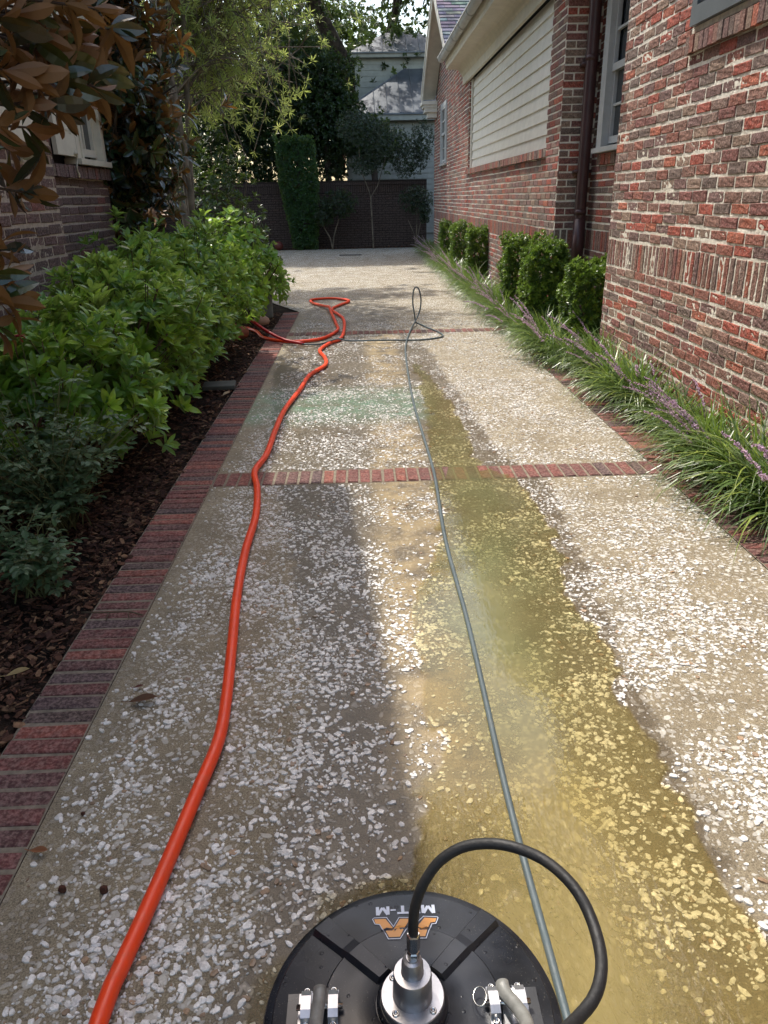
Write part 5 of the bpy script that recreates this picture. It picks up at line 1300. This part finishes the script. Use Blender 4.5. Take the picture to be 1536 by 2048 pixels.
# liriope clumps
def blade_t(segs, arch, wd=.0095):
    V = []; F = []
    for i in range(segs + 1):
        t = i / segs; ang = arch[0] + (arch[1] - arch[0]) * t
        if i == 0: x = z = 0.0
        else: x += math.sin(ang) / segs; z += math.cos(ang) / segs
        h = wd * (.55 + .45 * math.sin(math.pi * min(1, t * 1.15 + .1))) * (1 - t ** 4)
        V += [(-h, x, z), (0, x - h * .3, z - h * .2), (h, x, z)]
    for i in range(segs):
        q = i * 3; F += [(q, q + 1, q + 4, q + 3), (q + 1, q + 2, q + 5, q + 4)]
    return V, F
BL = [blade_t(7, (.12, 2.0)), blade_t(7, (.25, 2.5)), blade_t(6, (.05, 1.2)), blade_t(7, (.4, 2.2)), blade_t(7, (.3, 2.8))]
def liriope_mesh(seed, nblades, nsp, side=-.35):
    rs = np.random.default_rng(seed); mb = MB()
    az = rs.uniform(0, 6.283, nblades); T = np.stack([rs.normal(0, .04, nblades), rs.normal(0, .05, nblades), np.zeros(nblades)], 1)
    s = rs.uniform(.36, .62, nblades); ca, sa = np.cos(az), np.sin(az); R = np.zeros((nblades, 3, 3))
    tl = rs.normal(0, .15, nblades)
    R[:, 0, 0] = ca; R[:, 1, 0] = sa; R[:, 0, 1] = -sa; R[:, 1, 1] = ca; R[:, 2, 2] = 1; R[:, 0, 2] = side * .35 + rs.normal(0, .14, nblades); R[:, 1, 2] = rs.normal(0, .14, nblades)
    cols = np.array([lin(88, 114, 62), lin(108, 136, 70), lin(80, 104, 60), lin(150, 166, 80), lin(132, 150, 108)])[rs.integers(0, 5, nblades)] * rs.uniform(.8, 1.25, (nblades, 1))
    add_leaves(mb, T, R, s, cols, BL)
    sp = []
    for _ in range(nsp):
        m2 = MB(); L = rs.uniform(.46, .66); a = rs.uniform(-.5, 1.0); d = unit(np.array([-.70 + rs.normal(0, .30), .30 + rs.normal(0, .4), .62 + rs.normal(0, .15)])); b = np.array([rs.normal(0, .04), rs.normal(0, .05), .02])
        pts = spline([b, b + d * L * .4 + [0, 0, .07], b + d * L * .75 + [0, 0, .08], b + d * L + [0, 0, .05]], .03); m2.tube(pts, .0018, 4, col=lin(110, 96, 90))
        st = int(len(pts) * .42); k = 110; ii = rs.uniform(st, len(pts) - 1, k); c0 = pts[ii.astype(int)] * (1 - (ii % 1))[:, None] + pts[np.minimum(ii.astype(int) + 1, len(pts) - 1)] * (ii % 1)[:, None]
        dr = unit(rs.normal(size=(k, 3))); cl_ = np.array([lin(226, 192, 216), lin(240, 212, 228), lin(204, 170, 200), lin(228, 204, 204)])[rs.integers(0, 4, k)]
        tf = (ii - st) / (len(pts) - st); add_leaves(m2, c0, frames(dr, rs.normal(size=(k, 3))), .0165 * (1.15 - .6 * tf), cl_, [quad_t(.8, .5)])
        sp.append(m2)
    return mb, sp
protos = []
for k in range(5):
    mb, sp = liriope_mesh(100 + k, 330, (2, 3, 1, 2, 3)[k])
    root = empty("liriope_clump", (0, 0, 0)); f = mb.build("blades", M['blade']); f.parent = root; ch = [f]
    for m2 in sp:
        q = m2.build("flower_spike", M['flower']); q.parent = root; ch.append(q)
    protos.append((root, ch))
ordw = ["nearest", "second", "third", "fourth", "fifth", "sixth", "seventh", "eighth", "ninth", "tenth", "eleventh", "twelfth", "thirteenth", "fourteenth", "fifteenth", "sixteenth", "seventeenth", "eighteenth", "nineteenth", "twentieth",
        "twenty-first", "twenty-second", "twenty-third", "twenty-fourth", "twenty-fifth", "twenty-sixth", "twenty-seventh", "twenty-eighth", "twenty-ninth", "thirtieth", "thirty-first", "thirty-second", "thirty-third", "thirty-fourth", "thirty-fifth", "thirty-sixth",
        "thirty-seventh", "thirty-eighth", "thirty-ninth", "fortieth", "forty-first", "forty-second", "forty-third", "forty-fourth", "forty-fifth", "forty-sixth", "forty-seventh", "forty-eighth", "forty-ninth", "fiftieth", "fifty-first", "fifty-second"]
spots = []; y = 3.05; rs = np.random.default_rng(8)
while y < 22.3 and len(spots) < len(ordw):
    x = 2.0 + rs.normal(0, .02)
    if y > 6.4: x = 1.82
    if y > 9: x = 1.78 + (y - 9) * .008
    spots.append((x, y, rs.uniform(.9, 1.12) * (1.0 if y < 6.4 else 1.0))); y += .30 if y < 8 else (.40 if y < 12 else .5)
spots.append((2.02, 6.55, .9)); ordw.append('')
usedp = set()
for i, (x, y, s) in enumerate(spots):
    k = (i * 2 + i // 5) % 5; r0, ch = protos[k]
    if k not in usedp: usedp.add(k); r = r0
    else:
        r = r0.copy(); COL.objects.link(r)
        for c in ch:
            d = c.copy(); COL.objects.link(d); d.parent = r
    s = s * .94 * rs.uniform(.82, 1.2); r.location = (x + rs.normal(0, .035), y, 0); r.rotation_euler = (rs.normal(0, .08), rs.normal(0, .08), rs.uniform(-1.0, .9)); r.scale = (s, s, s * rs.uniform(.85, 1.1))
    if i == len(spots) - 1: lb = "liriope clump tucked against the near brick corner, behind the main row"
    elif i == 0: lb = "lilac-flowered liriope clump nearest the camera at the right edge"
    else: lb = f"lilac-flowered liriope clump, {ordw[i]} from the camera along the right brick edging"
    tag(r, lb, "liriope", "liriope clumps along the right edging")

# ================================================================ SMALL THINGS
# bark mulch
def chips(n, x0, x1, y0, y1, smin, smax, zmax=.02):
    X = rng.uniform(x0, x1, n); Y = rng.uniform(y0, y1, n); Z = rng.uniform(-.022, zmax, n)
    s = smin + (smax - smin) * rng.uniform(0, 1, n) ** 2
    D = unit(np.stack([rng.normal(size=n), rng.normal(size=n), rng.normal(0, .25, n)], 1)); Nn = np.stack([rng.normal(0, .35, n), rng.normal(0, .35, n), np.ones(n)], 1)
    cols = np.array([lin(92, 62, 48), lin(112, 78, 60), lin(70, 48, 40), lin(140, 108, 82), lin(80, 54, 44), lin(98, 68, 54)])[rng.integers(0, 6, n)] * rng.uniform(.6, 1.25, (n, 1))
    return np.stack([X, Y, Z], 1), frames(D, Nn), s, cols
chipT = ([(-.22, 0, 0), (.2, .05, 0), (.28, .7, .04), (.05, 1, .02), (-.25, .8, 0), (-.2, 0, -.1), (.2, .05, -.1), (.26, .7, -.08), (.05, .95, -.1), (-.24, .8, -.1)],
         [(0, 1, 2, 3, 4), (0, 5, 6, 1), (1, 6, 7, 2), (2, 7, 8, 3), (3, 8, 9, 4), (4, 9, 5, 0)])
chip2 = ([(-.09, 0, 0), (.09, 0, .01), (.07, 1, .03), (-.05, .95, .02), (-.09, 0, -.08), (.09, 0, -.08), (.07, 1, -.06), (-.05, .95, -.06)], [(0, 1, 2, 3), (0, 4, 5, 1), (1, 5, 6, 2), (2, 6, 7, 3), (3, 7, 4, 0)])
n = NT("bark_chip"); p = n.pos(); a = n.attr("Col").outputs['Color']
M['chip'] = n.done(n.pbr(n.mix(n.ramp(n.noise(70, 4, .6, p), .3, .7), n.mix(.5, a, (.01, .007, .005)), a), .9, n.bump(n.noise(150, 3, .6, p), .8, .003), .25))
mb = MB()
for (nn_, x0, x1, y0, y1, a, b) in ((15000, -2.0, -1.045, 1.2, 4.4, .010, .045), (9000, -1.9, -1.045, 4.4, 10.5, .015, .05), (2600, 1.84, 2.1, 2.4, 9, .012, .04), (1200, -3, 2.2, 24.4, 24.95, .03, .06)):
    T, R, s, c = chips(nn_, x0, x1, y0, y1, a, b); add_leaves(mb, T, R, s, c, [chipT, chipT, chip2])
tag(mb.build("mulch", M['chip']), "dark shredded bark mulch covering the planting beds", "mulch", kind="stuff")

dry = m_leaf("dry_leaf", back=lin(120, 84, 58), rough=.6, trans=.15, tcol=lin(150, 90, 40), spec=.3)
def dry_leaf(label, x, y, z, L, rz, tilt=-.02, col=(104, 70, 50), t=leaf_t(.42, 6, -.12, .55)):
    V, F = t; mb = MB(); d = np.array([[math.cos(rz), math.sin(rz), tilt]]); add_leaves(mb, np.array([[0, 0, 0.0]]), frames(d, np.array([[0.1, 0, 1.0]])), np.array([L]), np.array([lin(*col)]), [t])
    mb.tube([(0, 0, 0), (-math.cos(rz) * L * .25, -math.sin(rz) * L * .25, .004)], .0012, 5, col=lin(*col))
    o = mb.build("fallen_leaf", dry); o.location = (x, y, z); tag(o, label, "leaf", "fallen leaves"); sm_ = o.modifiers.new("thick", 'SOLIDIFY'); sm_.thickness = .0008
dry_leaf("curled brown magnolia leaf on the shells left of the orange hose", -.745, 1.915, .012, .085, .12)
dry_leaf("small reddish dry leaf beside the curled brown leaf", -.75, 1.99, .010, .03, .3, col=(110, 60, 50))
dry_leaf("small tan leaf near the bottom of the left brick edging", -.82, 1.352, .012, .045, -.1, col=(150, 98, 66))
dry_leaf("pale dry leaf lying on the mulch beside the stone slab", -1.085, 5.75, .03, .09, 1.1, col=(176, 150, 112))
dry_leaf("bleached leaf on the dark mulch below the roses", -1.24, 2.62, .03, .075, -.9, col=(170, 150, 120))
dry_leaf("yellowish leaf sliver on the mulch at the left edge", -1.17, 2.05, .03, .07, .4, col=(186, 160, 110))
def chunk(label, x, y, s, seed):
    rs = np.random.default_rng(seed); V = []; F = []
    for k, (zz_, rr_) in enumerate(((0, .8), (.35, 1.0), (.8, .85), (1.0, .5))):
        for j in range(7): a = j * .8976; r_ = rr_ * (1 + rs.uniform(-.2, .2)); V.append((r_ * math.cos(a) * s, r_ * math.sin(a) * s * .75, zz_ * s * 1.5))
    for k in range(3):
        for j in range(7): F.append((k * 7 + j, k * 7 + (j + 1) % 7, k * 7 + 7 + (j + 1) % 7, k * 7 + 7 + j))
    F.append(tuple(range(21, 28))); mb = MB(); mb.add(V, F, 0, lin(84, 52, 40)); o = mb.build("bark_chunk", M['chip']); o.location = (x, y, .001); tag(o, label, "bark piece", "bark pieces on the driveway")
chunk("brown bark piece on the shells, left of its pair near the bottom edge", -.705, 1.243, .010, 1)
chunk("brown bark piece on the shells, nearer the orange hose", -.61, 1.236, .011, 2)
chunk("tiny dark bark piece beside the left brick edging", -.735, 1.47, .006, 3)
mb = MB(); mb.tube(spline([(-1.075, 2.475, .012), (-.97, 2.46, .016), (-.9, 2.465, .014), (-.84, 2.44, .012)], .02), np.linspace(.004, .002, 13)[:len(spline([(-1.075, 2.475, .012), (-.97, 2.46, .016), (-.9, 2.465, .014), (-.84, 2.44, .012)], .02))] if False else .003, 6)
mb.tube([(-.97, 2.46, .015), (-.965, 2.41, .012)], .002, 5); mb.tube([(-.90, 2.465, .014), (-.885, 2.425, .012)], .002, 5)
tag(mb.build("twig", M['twig'], smooth=True), "thin knobbly twig lying across the left brick edging", "twig")

stone = simple("grey_stone", lin(140, 138, 130), .9, bump=.6, bscale=50, var=.18); clay = simple("terracotta", lin(164, 100, 74), .85, bump=.2, var=.15); slate = simple("slate_slab", lin(74, 76, 70), .8, bump=.4, bscale=30, var=.15)
def bevelled_box(name, a, b, mat, loc, rz=0, bev=.012, parent=None):
    mb = MB(); mb.box(a, b); o = mb.build(name, mat); o.location = loc; o.rotation_euler = (0, 0, rz); m_ = o.modifiers.new("bevel", 'BEVEL'); m_.width = bev; m_.segments = 3; return o
o = bevelled_box("stone_block", (-.17, -.12, 0), (.17, .12, .30), stone, (-1.32, 10.15, 0), .15, .02); tag(o, "weathered grey stone block half hidden under the hydrangea leaves", "stone block")
o = bevelled_box("slab", (-.13, -.10, 0), (.13, .10, .035), slate, (-1.17, 6.1, .01), .1, .008); tag(o, "flat grey slate slab lying on the mulch beside the left brick edging", "stone slab")
root = empty("clay_pot", (-1.24, 8.35, 0)); tag(root, "terracotta pot lying on its side at the shrub edge by the red hose end", "pot")
mb = MB(); mb.lathe([(.055, 0), (.06, .005), (.082, .13), (.092, .135), (.094, .165), (.084, .167), (.078, .135), (.055, .01)], (0, 0, 0), 28); pt = mb.build("pot_body", clay, smooth=True); pt.parent = root
root.rotation_euler = (math.radians(84), 0, math.radians(-50)); root.location = (-1.25, 8.35, .095)
n = 14; V = []; F = []
mb = MB(); rs = np.random.default_rng(9); prof_ = [(.02, 0), (.085, .01), (.105, .05), (.09, .09), (.04, .115)]
mb.lathe(prof_, (0, 0, 0), 14); mb.V[-1] = mb.V[-1] * (1 + rs.uniform(-.07, .07, mb.V[-1].shape)); o = mb.build("stone", simple("pink_stone", lin(196, 156, 130), .9, bump=.4, var=.15), smooth=True); o.location = (-1.27, 10.0, 0)
o.location = (-1.22, 9.45, 0); tag(o, "small pinkish rounded stone at the edge of the hydrangeas", "stone")
mb = MB(); a_ = np.linspace(-math.pi / 2, math.pi / 2, 13); mb.lathe([(max(.001, .13 * math.cos(t)), .13 + .13 * math.sin(t)) for t in a_], (0, 0, 0), 28)
o = mb.build("play_ball", simple("ball_rubber", lin(104, 46, 34), .6), smooth=True); o.location = (-2.42, 24.3, 0); tag(o, "dull orange ball lying at the foot of the ivy column", "ball")

# flag beyond the wall
root = empty("flag", (-.55, 29.5, 0)); tag(root, "striped red and white flag with a blue canton hanging beyond the garden wall", "flag")
fl = {}
for nm, rgb in (("flag_red", (168, 44, 52)), ("flag_white", (214, 212, 210)), ("flag_blue", (48, 62, 100))): fl[nm] = simple(nm, lin(*rgb), .8, var=.05)
mb = MB(); nx_, nz_ = 26, 30; V = []; F = []
for j in range(nz_ + 1):
    for i in range(nx_ + 1):
        u = i / nx_; v = j / nz_; V.append((-.95 + .95 * u * .62 + .03 * math.sin(v * 6), 29.5 + .09 * math.sin(u * 13 + v * 2), 3.35 - v * 1.15 - u * .22 * (1 - v)))
base = len(V)
for j in range(nz_):
    for i in range(nx_):
        q = j * (nx_ + 1) + i; stripe = int(i / nx_ * 13) % 2; m_ = 2 if (j < nz_ * .42 and i < nx_ * .54) else stripe
        F.append(((q, q + 1, q + nx_ + 2, q + nx_ + 1), m_))
mb.add(V, [f for f, m_ in F if m_ == 0], 0); 
for mm in (1, 2):
    mb.F.append((np.array([f for f, m_ in F if m_ == mm]), mm))
adopt(mb.build("cloth", [fl['flag_red'], fl['flag_white'], fl['flag_blue']], smooth=True), root)
mb = MB(); mb.tube([(-1.1, 29.5, 3.0), (-.3, 29.52, 3.75)], .015, 8); mb.tube([(-.55, 29.55, 0), (-.55, 29.55, 3.6)], .03, 8); adopt(mb.build("pole", M['pale_trim']), root)
